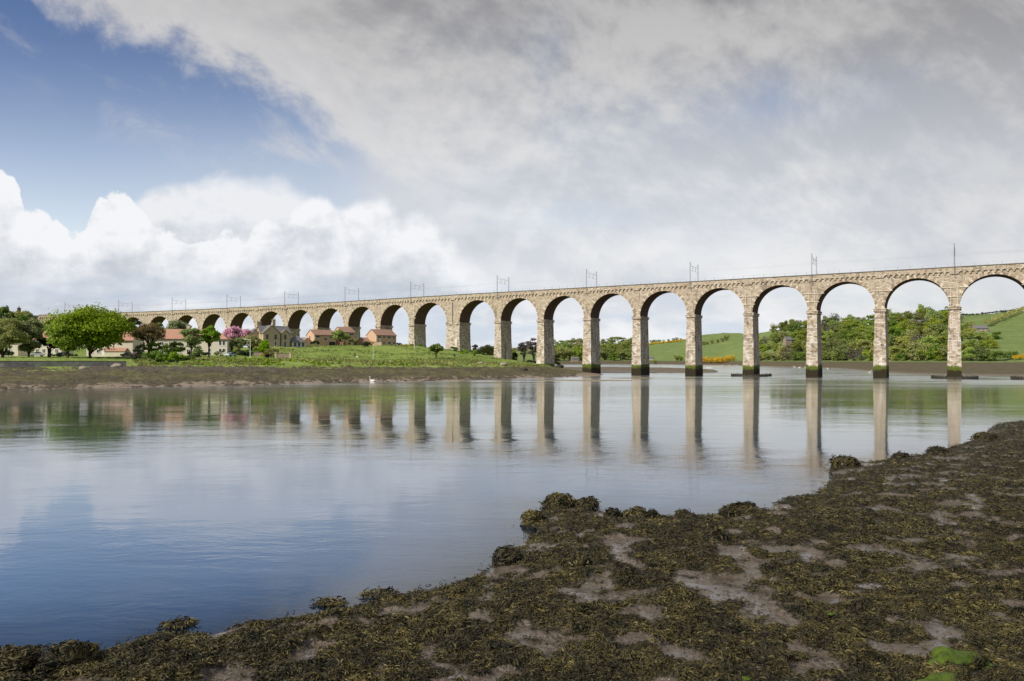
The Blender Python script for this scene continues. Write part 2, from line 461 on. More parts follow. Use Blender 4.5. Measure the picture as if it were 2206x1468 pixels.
def mat_leaf(name, lo, hi, rand=0.35, trans=0.25):
    m, n, p = new_mat(name, 0.65, 0.25)
    a = S(n, n.node('ShaderNodeAttribute', attribute_name='tint').outputs['Fac'])
    oi = S(n, n.node('ShaderNodeObjectInfo').outputs['Random'])
    c = n.mix(a, lo, hi)
    h = n.node('ShaderNodeHueSaturation')
    n.put(h.inputs['Color'], c); n.put(h.inputs['Hue'], (oi - 0.62) * (0.05 * rand / 0.35) + 0.5)
    n.put(h.inputs['Value'], n.math('FRACT', oi * 7.31) * rand * 2.0 + (1.0 - rand))
    n.put(h.inputs['Saturation'], n.math('FRACT', oi * 3.7) * rand + (1.0 - rand * 0.5))
    col = S(n, h.outputs[0])
    n.put(p.inputs['Base Color'], col)
    tr = n.node('ShaderNodeBsdfTranslucent'); n.put(tr.inputs['Color'], col)
    mx = n.node('ShaderNodeMixShader'); mx.inputs[0].default_value = trans
    t = m.node_tree
    t.links.new(p.outputs[0], mx.inputs[1]); t.links.new(tr.outputs[0], mx.inputs[2])
    t.links.new(mx.outputs[0], t.nodes['Material Output'].inputs[0])
    return m
L = {
 'bright': mat_leaf('leaf_bright', (0.13, 0.21, 0.014), (0.315, 0.43, 0.030), 0.12, 0.40),
 'lime': mat_leaf('leaf_lime', (0.13, 0.24, 0.010), (0.30, 0.47, 0.02), 0.1, 0.40),
 'mid': mat_leaf('leaf_mid', (0.075, 0.14, 0.016), (0.20, 0.30, 0.035), 0.2, 0.35),
 'olive': mat_leaf('leaf_olive', (0.22, 0.24, 0.075), (0.42, 0.43, 0.16), 0.15, 0.38),
 'grey': mat_leaf('leaf_greygreen', (0.18, 0.225, 0.075), (0.36, 0.42, 0.165), 0.15, 0.38),
 'brown': mat_leaf('leaf_bronze', (0.125, 0.092, 0.035), (0.27, 0.205, 0.08), 0.15, 0.35),
 'purple': mat_leaf('leaf_purple', (0.022, 0.012, 0.014), (0.060, 0.040, 0.036), 0.1),
 'dark': mat_leaf('leaf_dark', (0.014, 0.030, 0.010), (0.045, 0.075, 0.022), 0.2),
 'pink': mat_leaf('blossom_pink', (0.60, 0.28, 0.40), (0.85, 0.55, 0.66), 0.05, 0.3),
 'cream': mat_leaf('blossom_cream', (0.17, 0.21, 0.09), (0.36, 0.40, 0.22), 0.1, 0.3),
 'yellow': mat_leaf('flower_yellow', (0.40, 0.27, 0.01), (0.70, 0.50, 0.02), 0.05, 0.2),
 'orange': mat_leaf('gorse_orange', (0.42, 0.27, 0.01), (0.75, 0.50, 0.02), 0.05, 0.2),
 'wood': mat_leaf('leaf_wood', (0.15, 0.20, 0.038), (0.33, 0.395, 0.085), 0.32, 0.38),  # leaf tone lightened to stand in for distance haze over the woods
 'twig': mat_leaf('bare_twigs', (0.075, 0.062, 0.050), (0.15, 0.125, 0.10), 0.15, 0.1),
 'weed': mat_leaf('bank_weeds', (0.12, 0.165, 0.03), (0.28, 0.32, 0.085), 0.3),
}

# ------------------------------------------------------------------ terrain profiles (real distances, heights above the water)
def pz(y, Y): return CAM_H + (776 - y) * Y / 1600.0
LB = {  # north bank: photo column -> (distance, height) from the water to behind the viaduct
 -1500: [(100, -1.5), (108, 0), (130, 3.2), (136, 4.2), (137.5, 5.6), (190, 6.8), (260, 8), (430, 30), (520, 46), (1200, 50)],
 -300: [(122, -1.5), (132, 0), (160, 3.4), (168, 4.2), (169.5, 5.6), (220, 6.8), (290, 8), (450, 30), (530, 40), (1200, 45)],
 0: [(133, -1.2), (144, 0), (172, 3.3), (180, 4.2), (181.5, 5.6), (232, 6.8), (300, 8), (455, 27), (530, 34), (1200, 40)],
 90: [(138, -1.2), (149, 0), (176, 3.2), (185, 4.2), (186.5, 5.55), (235, 6.8), (300, 8), (462, 18), (530, 25), (1200, 25)],
 200: [(146, -1.2), (157, 0), (181, 3.2), (192, 4.2), (196, 5.4), (238, 6.8), (305, 8), (450, 12), (520, 12), (1200, 6)],
 280: [(150, -1.2), (160, 0), (185, 3.2), (200, 4.1), (212, 5.2), (242, 6.8), (310, 8), (440, 11), (520, 11), (1200, 4)],
 420: [(158, -1.2), (168, 0), (192, 2.9), (206, 4.0), (219, 5.6), (246, 6.8), (300, 9), (425, 12), (500, 11), (1200, 0)],
 560: [(165, -1.2), (175, 0), (198, 2.7), (212, 3.9), (226, 5.8), (256, 6.6), (296, 10.9), (400, 13.0), (460, 11), (1200, 0)],
 680: [(178, -1.2), (187, 0), (214, 2.7), (224, 3.8), (236, 5.3), (272, 6.5), (325, 11.9), (380, 13.2), (430, 11), (1200, 0)],
 800: [(192, -1.2), (201, 0), (228, 2.7), (237, 3.7), (247, 4.7), (288, 6.6), (334, 12.5), (358, 13.0), (410, 11), (1200, -1)],
 887: [(197, -1.2), (206, 0), (233, 2.6), (241, 3.6), (251, 4.6), (292, 6.8), (332, 12.0), (347, 12.6), (400, 10), (1200, -1)],
 976: [(204, -1.2), (213, 0), (239, 2.5), (248, 3.5), (258, 4.45), (296, 6.8), (322, 9.8), (338, 10.6), (390, 8.5), (1000, -1)],
 1073: [(225, -1.2), (233, 0), (256, 2.5), (265, 3.4), (275, 4.1), (298, 5.1), (317, 6.5), (328, 6.9), (375, 5.5), (700, -1)],
 1165: [(238, -1.2), (247, 0), (266, 2.1), (277, 3.2), (287, 3.6), (299, 3.7), (310, 4.0), (320, 4.1), (365, 3.4), (480, -1)],
 1225: [(247, -1.2), (256, 0), (273, 1.0), (284, 1.7), (292, 2.0), (300, 2.0), (308, 2.0), (316, 1.9), (345, 1.0), (420, -1)],
 1285: [(259, -1.2), (270, -.1), (280, .25), (288, .4), (295, .4), (302, .4), (309, .4), (316, .4), (330, .3), (380, -1)],
 1330: [(270, -1.2), (280, -1), (285, -1), (292, -1), (298, -1), (304, -1), (309, -1), (315, -1), (325, -1), (360, -1.2)],
}
RB = {  # far bank beyond the viaduct
 600: [(1200, -1), (1250, 0), (1290, 4), (1330, 5), (1500, 6), (1800, 12), (3500, 12)],
 900: [(1070, -1), (1100, 0), (1150, 4), (1200, 5), (1400, 8), (1700, pz(758, 1700)), (3500, 22)],
 1150: [(970, -1), (1000, 0), (1040, 4), (1080, 5), (1250, 12), (1500, pz(748, 1500)), (3000, 28)],
 1330: [(970, -1), (1000, 0), (1040, 4), (1080, 5), (1250, 15), (1500, pz(745, 1500)), (3000, 30)],
 1390: [(970, -1), (1000, 0), (1040, 4), (1080, 5), (1250, pz(758, 1250)), (1500, pz(741, 1500)), (3000, 34)],
 1470: [(870, -1), (900, 0), (950, 4), (980, 5), (1150, pz(754, 1150)), (1450, pz(734, 1450)), (3000, 40)],
 1500: [(850, -1), (880, 0), (930, 4), (960, 5), (1130, pz(752, 1130)), (1420, pz(723, 1420)), (3000, 42)],
 1560: [(820, -1), (850, 0), (890, 4), (920, 5), (1100, pz(748, 1100)), (1400, pz(717, 1400)), (3000, 44)],
 1620: [(670, -1), (700, 0), (740, 4.2), (770, 5), (950, pz(745, 950)), (1300, pz(720, 1300)), (3000, 40)],
 1700: [(570, -1), (600, 0), (650, 4.6), (680, 5.5), (760, pz(745, 760)), (900, pz(706, 900)), (3000, 40)],
 1800: [(480, -1), (505, 0), (600, 4.7), (625, 5.5), (680, pz(740, 680)), (800, pz(702, 800)), (3000, 40)],
 1885: [(335, -1), (352, 0), (540, 4.7), (560, 5.5), (620, pz(740, 620)), (740, pz(700, 740)), (3000, 40)],
 1960: [(290, -1), (303, 0), (480, 4.8), (500, 5.5), (570, pz(740, 570)), (720, pz(697, 720)), (3000, 44)],
 2030: [(272, -1), (284, 0), (440, 4.9), (460, 5.5), (540, pz(738, 540)), (740, pz(684, 740)), (3000, 50)],
 2100: [(262, -1), (274, 0), (420, 4.9), (440, 5.5), (540, pz(735, 540)), (780, pz(678, 780)), (3000, 56)],
 2206: [(254, -1), (265, 0), (400, 4.9), (420, 5.4), (520, pz(733, 520)), (780, pz(669, 780)), (3000, 60)],
 2400: [(245, -1), (255, 0), (380, 4.9), (400, 5.4), (500, pz(728, 500)), (780, pz(655, 780)), (3000, 65)],
 3600: [(225, -1), (235, 0), (360, 4.9), (380, 5.4), (480, pz(728, 480)), (780, pz(640, 780)), (3000, 70)],
}
class Profile:
    def __init__(s, tab):
        s.px = np.array(sorted(tab)); s.Y = np.array([[p[0] for p in tab[k]] for k in s.px], float); s.z = np.array([[p[1] for p in tab[k]] for k in s.px], float)
        s.K = s.Y.shape[1]
    def col(s, px):
        return (np.array([np.interp(px, s.px, s.Y[:, k]) for k in range(s.K)]), np.array([np.interp(px, s.px, s.z[:, k]) for k in range(s.K)]))
    def h(s, X, Y):
        px = 1103 + 1600.0 * X / Y
        Yk, zk = s.col(px)
        return float(np.interp(Y, Yk, zk))
LBP, RBP = Profile(LB), Profile(RB)
def fbm(x, y, z=0.0, oct=4):
    return mnoise.fractal(Vector((x, y, z)), 1.0, 2.0, oct)
def profile_mesh(name, prof, pxs, nsub, amp, mat, zfun=None):
    rows = []
    V = []
    for px in pxs:
        Yk, zk = prof.col(px)
        Ys = []
        zs = []
        for k in range(prof.K - 1):
            t = np.linspace(0, 1, nsub[k], endpoint=False)
            Ys += list(Yk[k] + (Yk[k + 1] - Yk[k]) * t); zs += list(zk[k] + (zk[k + 1] - zk[k]) * t)
        Ys.append(Yk[-1]); zs.append(zk[-1])
        for Yv, zv in zip(Ys, zs):
            X = (px - 1103) * Yv / 1600.0
            a = amp(px, Yv, zv)
            V.append((X, Yv, zv + a * (fbm(X * 0.12, Yv * 0.12, 1.0, 5) + 0.6 * fbm(X * 0.5, Yv * 0.5, 5.0, 3))))
    nr = len(Ys); nc = len(pxs)
    i = np.arange(nc - 1)[:, None] * nr + np.arange(nr - 1)[None, :]
    Fq = np.stack([i, i + nr, i + nr + 1, i + 1], -1).reshape(-1, 4)
    return np_mesh(name, V, Fq, mat, smooth=True)

def mat_bank(name, grass_lo, grass_hi, thr, mud1, mud2, sand, sandz):
    m, n, p = new_mat(name, 0.9, 0.2)
    pos = S(n, posn(n)); z = n.sep(pos)[2]
    n1 = n.noise(pos, 0.05, 6, 0.6); n2 = n.noise(pos, 0.35, 6, 0.65); n3 = n.noise(pos, 1.6, 4, 0.6)
    g = n.mix(n.ss(n2 * 0.6 + n1 * 0.4, 0.36, 0.62), grass_lo, grass_hi)
    g = n.mix(n.ss(n1, 0.55, 0.68) * 0.5, g, (0.25, 0.25, 0.10))
    g = n.mix(n.ss(n3, 0.50, 0.70) * 0.4, g, tuple(q * 0.55 for q in grass_lo))
    md = n.mix(n.ss(n2, 0.38, 0.60), mud1, mud2)
    md = n.mix(n.ss(n3, 0.52, 0.64) * 0.7, md, tuple(q * 0.5 for q in mud1))
    zz = z + (n2 - 0.5) * 2.0 + (n3 - 0.5) * 0.8
    sd_ = n.mix(n.ss(n3, 0.55, 0.68), sand, tuple(q * 0.5 for q in sand))
    c = n.mix(n.ss(zz, sandz, sandz + 0.5), sd_, md)
    c = n.mix(n.ss(zz, thr - 0.2, thr + 0.25), c, g)
    n.put(p.inputs['Base Color'], c)
    n.put(p.inputs['Roughness'], n.ss(zz, sandz - 0.3, sandz + 0.8, 0.45, 0.95))
    b = n.node('ShaderNodeBump'); b.inputs['Strength'].default_value = 1.0; b.inputs['Distance'].default_value = 0.5
    n.put(b.inputs['Height'], n2 + n3 * 0.5); n.put(p.inputs['Normal'], S(n, b.outputs[0]))
    return m
M['bank'] = mat_bank('bank_ground', (0.135, 0.195, 0.034), (0.235, 0.300, 0.068), 3.45, (0.082, 0.077, 0.030), (0.140, 0.125, 0.058), (0.24, 0.185, 0.135), 0.60)
M['farbank'] = mat_bank('far_bank_ground', (0.110, 0.165, 0.042), (0.175, 0.225, 0.070), 4.6, (0.085, 0.072, 0.040), (0.125, 0.102, 0.060), (0.17, 0.14, 0.10), 0.2)
M['flat'] = mat_bank('mudflat_ground', (0.1, 0.1, 0.05), (0.1, 0.1, 0.05), 30.0, (0.09, 0.072, 0.045), (0.20, 0.165, 0.12), (0.15, 0.12, 0.085), 0.12)
M['sand'] = plain('wet_sand', (0.23, 0.18, 0.105), 0.55, 0.35, var=0.2, scale=1.0)
M['bed'] = plain('river_bed', (0.13, 0.10, 0.07), 0.9, 0.1, var=0.3, scale=0.6)

pxs = np.concatenate([np.linspace(-1500, -100, 60), np.linspace(-90, 1330, 520)])
o = profile_mesh('riverbank_ground', LBP, pxs, [3, 10, 5, 4, 10, 12, 8, 4, 6], lambda px, Y, z: 0.0 if z < -0.9 else (0.22 if z < 5 else 0.30), M['bank'])
tag(o, kind='structure')
pxs = np.linspace(600, 3600, 420)
o = profile_mesh('far_hills', RBP, pxs, [3, 10, 4, 8, 12, 12], lambda px, Y, z: 0.0 if z < 0 else min(1.5, 0.1 + z * 0.02), M['farbank'])
tag(o, kind='structure')

def px_patch(name, pts, zc, mat, kind='structure', n=14):
    """low shoal: pts = (px, Yfront, Yback)"""
    P = np.array(pts, float); xs = np.linspace(P[0, 0], P[-1, 0], 120)
    V = []
    for px in xs:
        a = np.interp(px, P[:, 0], P[:, 1]); b = np.interp(px, P[:, 0], P[:, 2])
        a += 3 * fbm(px * 0.03, 1.0); b += 6 * fbm(px * 0.03, 7.0)
        for j in range(n + 1):
            t = j / n; Y = a + (b - a) * t; X = (px - 1103) * Y / 1600
            e = min(1, 4.5 * min(t, 1 - t)) * min(1, (xs[-1] - px) / 14.0)
            V.append((X, Y, -0.35 + (zc + 0.35) * e + 0.18 * zc * fbm(X * .2, Y * .2, 2.0)))
    i = np.arange(119)[:, None] * (n + 1) + np.arange(n)[None, :]
    Fq = np.stack([i, i + n + 1, i + n + 2, i + 1], -1).reshape(-1, 4)
    return tag(np_mesh(name, V, Fq, mat, smooth=True), kind=kind)
px_patch('mudflat', [(1215, 345, 620), (1290, 318, 640), (1400, 312, 600), (1480, 318, 520), (1530, 330, 440), (1552, 350, 380)], 0.7, M['flat'])
px_patch('sandbar', [(1170, 214, 216), (1220, 206, 222), (1290, 203, 222), (1350, 206, 218), (1375, 212, 214)], 0.10, M['sand'])
px_patch('sandbar', [(1315, 238, 240), (1350, 233, 248), (1400, 236, 246), (1420, 240, 242)], 0.10, M['sand'])

# ------------------------------------------------------------------ near foreshore
SHORE = [(-1500, 1800), (-600, 1560), (-200, 1436), (0, 1424), (62, 1420), (107, 1438), (150, 1420), (200, 1423), (239, 1406), (319, 1381), (349, 1369), (451, 1376), (538, 1349), (598, 1344), (640, 1336), (723, 1322), (818, 1302),
         (857, 1292), (897, 1278), (947, 1276), (1002, 1256), (1067, 1226), (1112, 1182), (1125, 1176), (1167, 1142), (1131, 1126), (1173, 1118), (1173, 1098), (1190, 1089), (1237, 1091), (1266, 1091), (1281, 1102),
         (1316, 1110), (1356, 1119), (1430, 1118), (1490, 1114), (1531, 1121), (1555, 1119), (1578, 1103), (1660, 1100), (1698, 1074), (1765, 1064), (1786, 1046), (1800, 1030), (1795, 1004), (1830, 996), (1870, 1000), (1930, 989),
         (2010, 979), (2070, 959), (2110, 949), (2150, 914), (2206, 908), (2300, 890), (2600, 882), (3400, 872), (5200, 868)]
SH = np.array([[(x - 1103) * (CAM_H * 1600 / (y - 776)) / 1600, CAM_H * 1600 / (y - 776)] for x, y in SHORE])
POLY = np.vstack([SH, [[420, 60], [420, -20], [-60, -20]]])
def seg_dist(P):
    P = np.asarray(P, float); best = np.full(len(P), 1e9)
    for a, b in zip(SH[:-1], SH[1:]):
        d = b - a; t = np.clip(((P - a) @ d) / (d @ d), 0, 1)
        q = a + t[:, None] * d
        best = np.minimum(best, np.hypot(P[:, 0] - q[:, 0], P[:, 1] - q[:, 1]))
    inside = np.zeros(len(P), bool)
    n = len(POLY)
    for i in range(n):
        a, b = POLY[i], POLY[(i + 1) % n]
        c = ((a[1] > P[:, 1]) != (b[1] > P[:, 1]))
        xi = (b[0] - a[0]) * (P[:, 1] - a[1]) / (b[1] - a[1] + 1e-12) + a[0]
        inside ^= c & (P[:, 0] < xi)
    return np.where(inside, best, -best)
# numpy value noise
_perm = RNG.random((256, 256)).astype(np.float64)
def vnoise(x, y):
    xi = np.floor(x).astype(int); yi = np.floor(y).astype(int); fx = x - xi; fy = y - yi
    fx = fx * fx * (3 - 2 * fx); fy = fy * fy * (3 - 2 * fy)
    g = lambda a, b: _perm[a % 256, b % 256]
    return (g(xi, yi) * (1 - fx) + g(xi + 1, yi) * fx) * (1 - fy) + (g(xi, yi + 1) * (1 - fx) + g(xi + 1, yi + 1) * fx) * fy
def nfbm(x, y, oct=4, seed=0.0):
    s = 0; a = 1.0; t = 0
    for k in range(oct):
        s = s + a * vnoise(x * 2 ** k + seed + k * 17.3, y * 2 ** k + seed * 1.7 + k * 9.1); t += a; a *= 0.5
    return s / t
MUD = [(1865, 1185, 90, 36, .25), (1800, 1225, 45, 20, 0), (1300, 1236, 48, 14, 0), (1210, 1262, 40, 14, 0.2), (1480, 1258, 55, 24, 0), (1560, 1245, 40, 14, 0), (1630, 1325, 58, 18, -.1), (1100, 1325, 62, 26, .2), (1840, 1056, 62, 10, .15), (2170, 1018, 48, 12, 0),
       (680, 1398, 62, 22, .1), (1390, 1328, 50, 12, 0), (1675, 1217, 28, 8, 0), (2040, 1138, 32, 8, 0), (1590, 1180, 60, 26, .3), (590, 1420, 40, 16, 0), (900, 1350, 60, 14, .2), (1760, 1100, 70, 9, .1), (1400, 1385, 55, 9, 0),
       (330, 1415, 60, 12, .15), (1060, 1400, 40, 8, 0.2), (1720, 1390, 50, 9, 0.3), (480, 1440, 60, 10, 0), (960, 1310, 40, 12, 0), (1650, 1130, 40, 8, 0), (1500, 1160, 40, 8, 0)]
MUDW = []
for x, y, rx, ry, tl in MUD:
    g = ground(x, y, 0.45); k = (CAM_H - 0.45) * 1600 / (y - 776)
    MUDW.append((g.x, g.y, rx * g.y / 1600, ry * g.y ** 2 / (1600 * (CAM_H - 0.45)), tl))
def mud_mask(X, Y):
    nz = nfbm(X * 1.3, Y * 1.3, 4, 3.0)
    m = np.zeros_like(X)
    for cx, cy, rx, ry, tl in MUDW:
        a = (X - cx) / rx; b = (Y - cy - tl * (X - cx)) / ry
        m = np.maximum(m, 0.50 - np.sqrt(a * a + b * b))
    base = (nfbm(X * 0.30, Y * 0.5, 3, 8.0) - 0.80) * 3.0
    m = np.maximum(m, base) + (nz - 0.5) * 1.9
    return np.clip(m * 2.6, 0, 1)
def fore_h(X, Y):
    P = np.stack([X, Y], 1); d = seg_dist(P)
    base = np.where(d > 0, 0.10 * np.minimum(d, 3.0) + 0.028 * np.clip(d - 3.0, 0, 40), 0.10 * np.maximum(d, -12))
    mud = mud_mask(X, Y)
    lump = (nfbm(X * 0.7, Y * 0.7, 3, 1.0) - 0.45) * 0.32 + np.abs(nfbm(X * 1.5, Y * 1.5, 3, 5.0) - 0.5) * 0.50 + (nfbm(X * 4.0, Y * 4.0, 2, 9.0) - .5) * .10
    lump = np.maximum(lump, -0.05)
    k = np.clip((d + 0.35) / 1.2, 0, 1)
    z = base + lump * k * (1 - mud * 0.92) + 0.04 * np.clip(d + .2, 0, 1) + (nfbm(X * 3, Y * 3, 2, 6.0) - .5) * .03
    return z, d, mud
def build_foreshore():
    Ys = 5.0 * (120.0 / 5.0) ** (np.linspace(0, 1, 720)); us = np.concatenate([np.linspace(-2.4, -0.82, 60, endpoint=False), np.linspace(-0.82, 0.86, 800, endpoint=False), np.linspace(0.86, 3.6, 130)])
    U_, Y_ = np.meshgrid(us, Ys, indexing='ij')
    X = (U_ * Y_).ravel(); Y = Y_.ravel()
    z, d, mud = fore_h(X, Y)
    V = np.stack([X, Y, z], 1)
    nr = len(Ys)
    i = np.arange(len(us) - 1)[:, None] * nr + np.arange(nr - 1)[None, :]
    Fq = np.stack([i, i + nr, i + nr + 1, i + 1], -1).reshape(-1, 4)
    keep = (d[Fq].max(1) > -11.5)
    Fq = Fq[keep]
    used = np.unique(Fq); mp = np.full(len(V), -1); mp[used] = np.arange(len(used))
    m, n, p = new_mat('foreshore_ground', 0.7, 0.4)
    pos = S(n, posn(n)); mu = S(n, n.node('ShaderNodeAttribute', attribute_name='mud').outputs['Fac'])
    n1 = n.noise(pos, 1.3, 6, 0.65); n2 = n.noise(pos, 9.0, 5, 0.65); n3 = n.voro(pos, 7.0, 'F1')
    weed = n.mix(n.ss(n2, 0.35, 0.65), (0.014, 0.012, 0.007), (0.046, 0.037, 0.015))
    weed = n.mix(n.ss(n1, 0.55, 0.68) * 0.5, weed, (0.065, 0.052, 0.018))
    mudc = n.mix(n.ss(n1, 0.35, 0.62), (0.072, 0.056, 0.040), (0.125, 0.100, 0.076))
    mudc = n.mix(n.ss(n2, 0.56, 0.66) * 0.7, mudc, (0.05, 0.037, 0.026))
    c = n.mix(n.ss(mu + (n2 - 0.5) * 0.5, 0.35, 0.6), weed, mudc)
    n.put(p.inputs['Base Color'], c)
    wet = n.ss(n1, 0.62, 0.46) * n.ss(mu, 0.45, 0.9)
    n.put(p.inputs['Roughness'], n.lin(wet, 0, 1, 0.55, 0.10))
    n.put(p.inputs['Specular IOR Level'], n.lin(wet, 0, 1, 0.35, 0.65))
    b = n.node('ShaderNodeBump'); b.inputs['Strength'].default_value = 1.0
    n.put(b.inputs['Distance'], n.lin(wet, 0, 1, 0.09, 0.006))
    n.put(b.inputs['Height'], n2 + n.ss(n3, 0.0, 0.6) * 0.5); n.put(p.inputs['Normal'], S(n, b.outputs[0]))
    o = np_mesh('foreshore_mud', V[used], mp[Fq], m, smooth=True, attrs={'mud': mud[used]})
    tag(o, kind='structure')
build_foreshore()

# ------------------------------------------------------------------ water
def build_water():
    Ys = np.concatenate([9.0 * (60.0 / 9.0) ** np.linspace(0, 1, 170), np.array([70, 90, 130, 200, 300, 500, 800, 1300.])])
    us = np.linspace(-1.6, 1.6, 420)
    U_, Y_ = np.meshgrid(us, Ys, indexing='ij')
    X = (U_ * Y_).ravel(); Y = Y_.ravel()
    d = seg_dist(np.stack([X, Y], 1))
    nz = nfbm(X * 0.35, Y * 0.35, 3, 2.0)
    dep = np.clip(-d * 0.10 * (0.7 + nz * 0.9), 0.0, 3.0)
    V = np.stack([X, Y, np.zeros_like(X)], 1); nr = len(Ys)
    i = np.arange(len(us) - 1)[:, None] * nr + np.arange(nr - 1)[None, :]
    Fq = np.stack([i, i + nr, i + nr + 1, i + 1], -1).reshape(-1, 4)
    m = bpy.data.materials.new('river_water'); m.use_nodes = True
    t = m.node_tree; t.nodes.clear(); n = NT(t)
    out = n.node('ShaderNodeOutputMaterial')
    pos = S(n, posn(n)); x, y, z = n.sep(pos)
    dp = S(n, n.node('ShaderNodeAttribute', attribute_name='depth').outputs['Fac'])
    # ripples: crests lie mostly across the view, calmer and rougher streaks
    streak = n.noise(n.vmath('MULTIPLY', pos, (0.018, 0.075, 1.0)), 1.0, 5, 0.6)
    calm = n.ss(streak, 0.38, 0.62)
    warp = n.noise(pos, 0.25, 3, 0.5, col=True)
    pw = n.vmath('ADD', pos, n.scale(warp, 2.2))
    r1 = n.noise(n.vmath('MULTIPLY', pw, (0.42, 1.15, 1.0)), 0.9, 3, 0.55)
    r2 = n.noise(n.vmath('MULTIPLY', pw, (0.55, 1.5, 1.0)), 3.4, 3, 0.6)
    r3 = n.noise(n.vmath('MULTIPLY', pos, (0.30, 0.5, 1.0)), 0.28, 2, 0.5)
    hgt = r1 * n.lin(calm, 0, 1, 0.004, 0.012) + r2 * n.lin(calm, 0, 1, 0.0012, 0.0048) + r3 * 0.03
    b = n.node('ShaderNodeBump'); b.inputs['Strength'].default_value = 1.0; b.inputs['Distance'].default_value = 1.0
    n.put(b.inputs['Height'], hgt)
    nb = S(n, b.outputs[0])
    fr = n.node('ShaderNodeFresnel'); fr.inputs['IOR'].default_value = 1.72; n.put(fr.inputs['Normal'], nb)
    gl = n.node('ShaderNodeBsdfGlossy'); gl.inputs['Color'].default_value = (1, 1, 1, 1)
    n.put(gl.inputs['Roughness'], n.ss(y, 60.0, 200.0, 0.015, 0.11) + n.ss(y, 120.0, 220.0) * n.ss(streak, 0.40, 0.56) * 0.10); n.put(gl.inputs['Normal'], nb)
    df = n.node('ShaderNodeBsdfDiffuse')
    n.put(df.inputs['Color'], n.mix(n.ss(y, 18.0, 75.0), (0.028, 0.085, 0.195), (0.075, 0.092, 0.070)))  # near blue painted into the body colour to deepen the sky's reflection
    tr = n.node('ShaderNodeBsdfTransparent'); tr.inputs['Color'].default_value = (0.75, 0.80, 0.80, 1)
    body = n.node('ShaderNodeMixShader')
    murk = 1.0 - n.math('POWER', 2.718, dp * -2.6)
    n.put(body.inputs[0], murk)
    t.links.new(tr.outputs[0], body.inputs[1]); t.links.new(df.outputs[0], body.inputs[2])
    mx = n.node('ShaderNodeMixShader'); t.links.new(fr.outputs[0], mx.inputs[0])
    t.links.new(body.outputs[0], mx.inputs[1]); t.links.new(gl.outputs[0], mx.inputs[2])
    t.links.new(mx.outputs[0], out.inputs[0])
    o = np_mesh('river_water', V, Fq, m, smooth=True, attrs={'depth': dep})
    tag(o, kind='structure')
    # bed under the deep water
    s = 1400
    o = np_mesh('river_bed', [(-2500, -30, -1.6), (2500, -30, -1.6), (2500, s, -1.6), (-2500, s, -1.6)], [[0, 1, 2, 3]], M['bed'])
    tag(o, kind='structure')
build_water()

# ------------------------------------------------------------------ the viaduct
PX = {-3: 2960, -2: 2470, -1: 2243, 0: 2056, 1: 1895.5, 2: 1749.5, 3: 1612.5, 4: 1488, 5: 1371.5, 6: 1265, 7: 1165, 8: 1073, 9: 976, 10: 887, 11: 815, 12: 745.5, 13: 680, 14: 615.5, 15: 553, 16: 491,
      17: 431.3, 18: 373, 19: 315, 20: 258, 21: 200, 22: 142, 23: 84}
ZL = {8: 322.5, 9: 334.7, 10: 347, 11: 358, 12: 368.9, 13: 379.7, 14: 390.2, 15: 400.5, 16: 410.4, 17: 419.9, 18: 428.9, 19: 437.4, 20: 445.2, 21: 452.3, 22: 458.7, 23: 464.2}
PP = {}
for i in range(-3, 24):
    if i <= 7:
        Zv = 234.3 + i * 21.3 * math.sin(0.5443); Xv = 139.76 - i * 21.3 * math.cos(0.5443)
        if i >= 0: Xv = (PX[i] - 1103) * Zv / 1600
    else:
        Zv = ZL[i]; Xv = (PX[i] - 1103) * Zv / 1600
    PP[i] = Vector((Xv, Zv))
def decktop(i): return 35.35 - max(0, i - 8) * 0.085
BW = 8.3
SPR = 22.9; CROWN = 32.35
def half(i): return 3.45 if i == 9 else 1.4
def pdir(i):
    a = PP[max(-3, i - 1)]; b = PP[min(23, i + 1)]
    return (b - a).normalized()
viaduct = empty('stone_viaduct', (PP[6].x, PP[6].y, 0))
tag(viaduct, 'long sandstone railway viaduct of tall round arches striding across the river', 'viaduct')
VO = Vector(viaduct.location)
def vfr(P, D):
    N = Vector((-D.y, D.x))
    if N.y < 0: N = -N
    def f(s, w, z): 
        q = P + D * s + N * w
        return Vector((q.x - VO.x, q.y - VO.y, z))
    return f
def ground_z(P):
    px = 1103 + 1600 * P.x / P.y
    if px < 1300: return max(-1.2, LBP.h(P.x, P.y))
    return -1.2

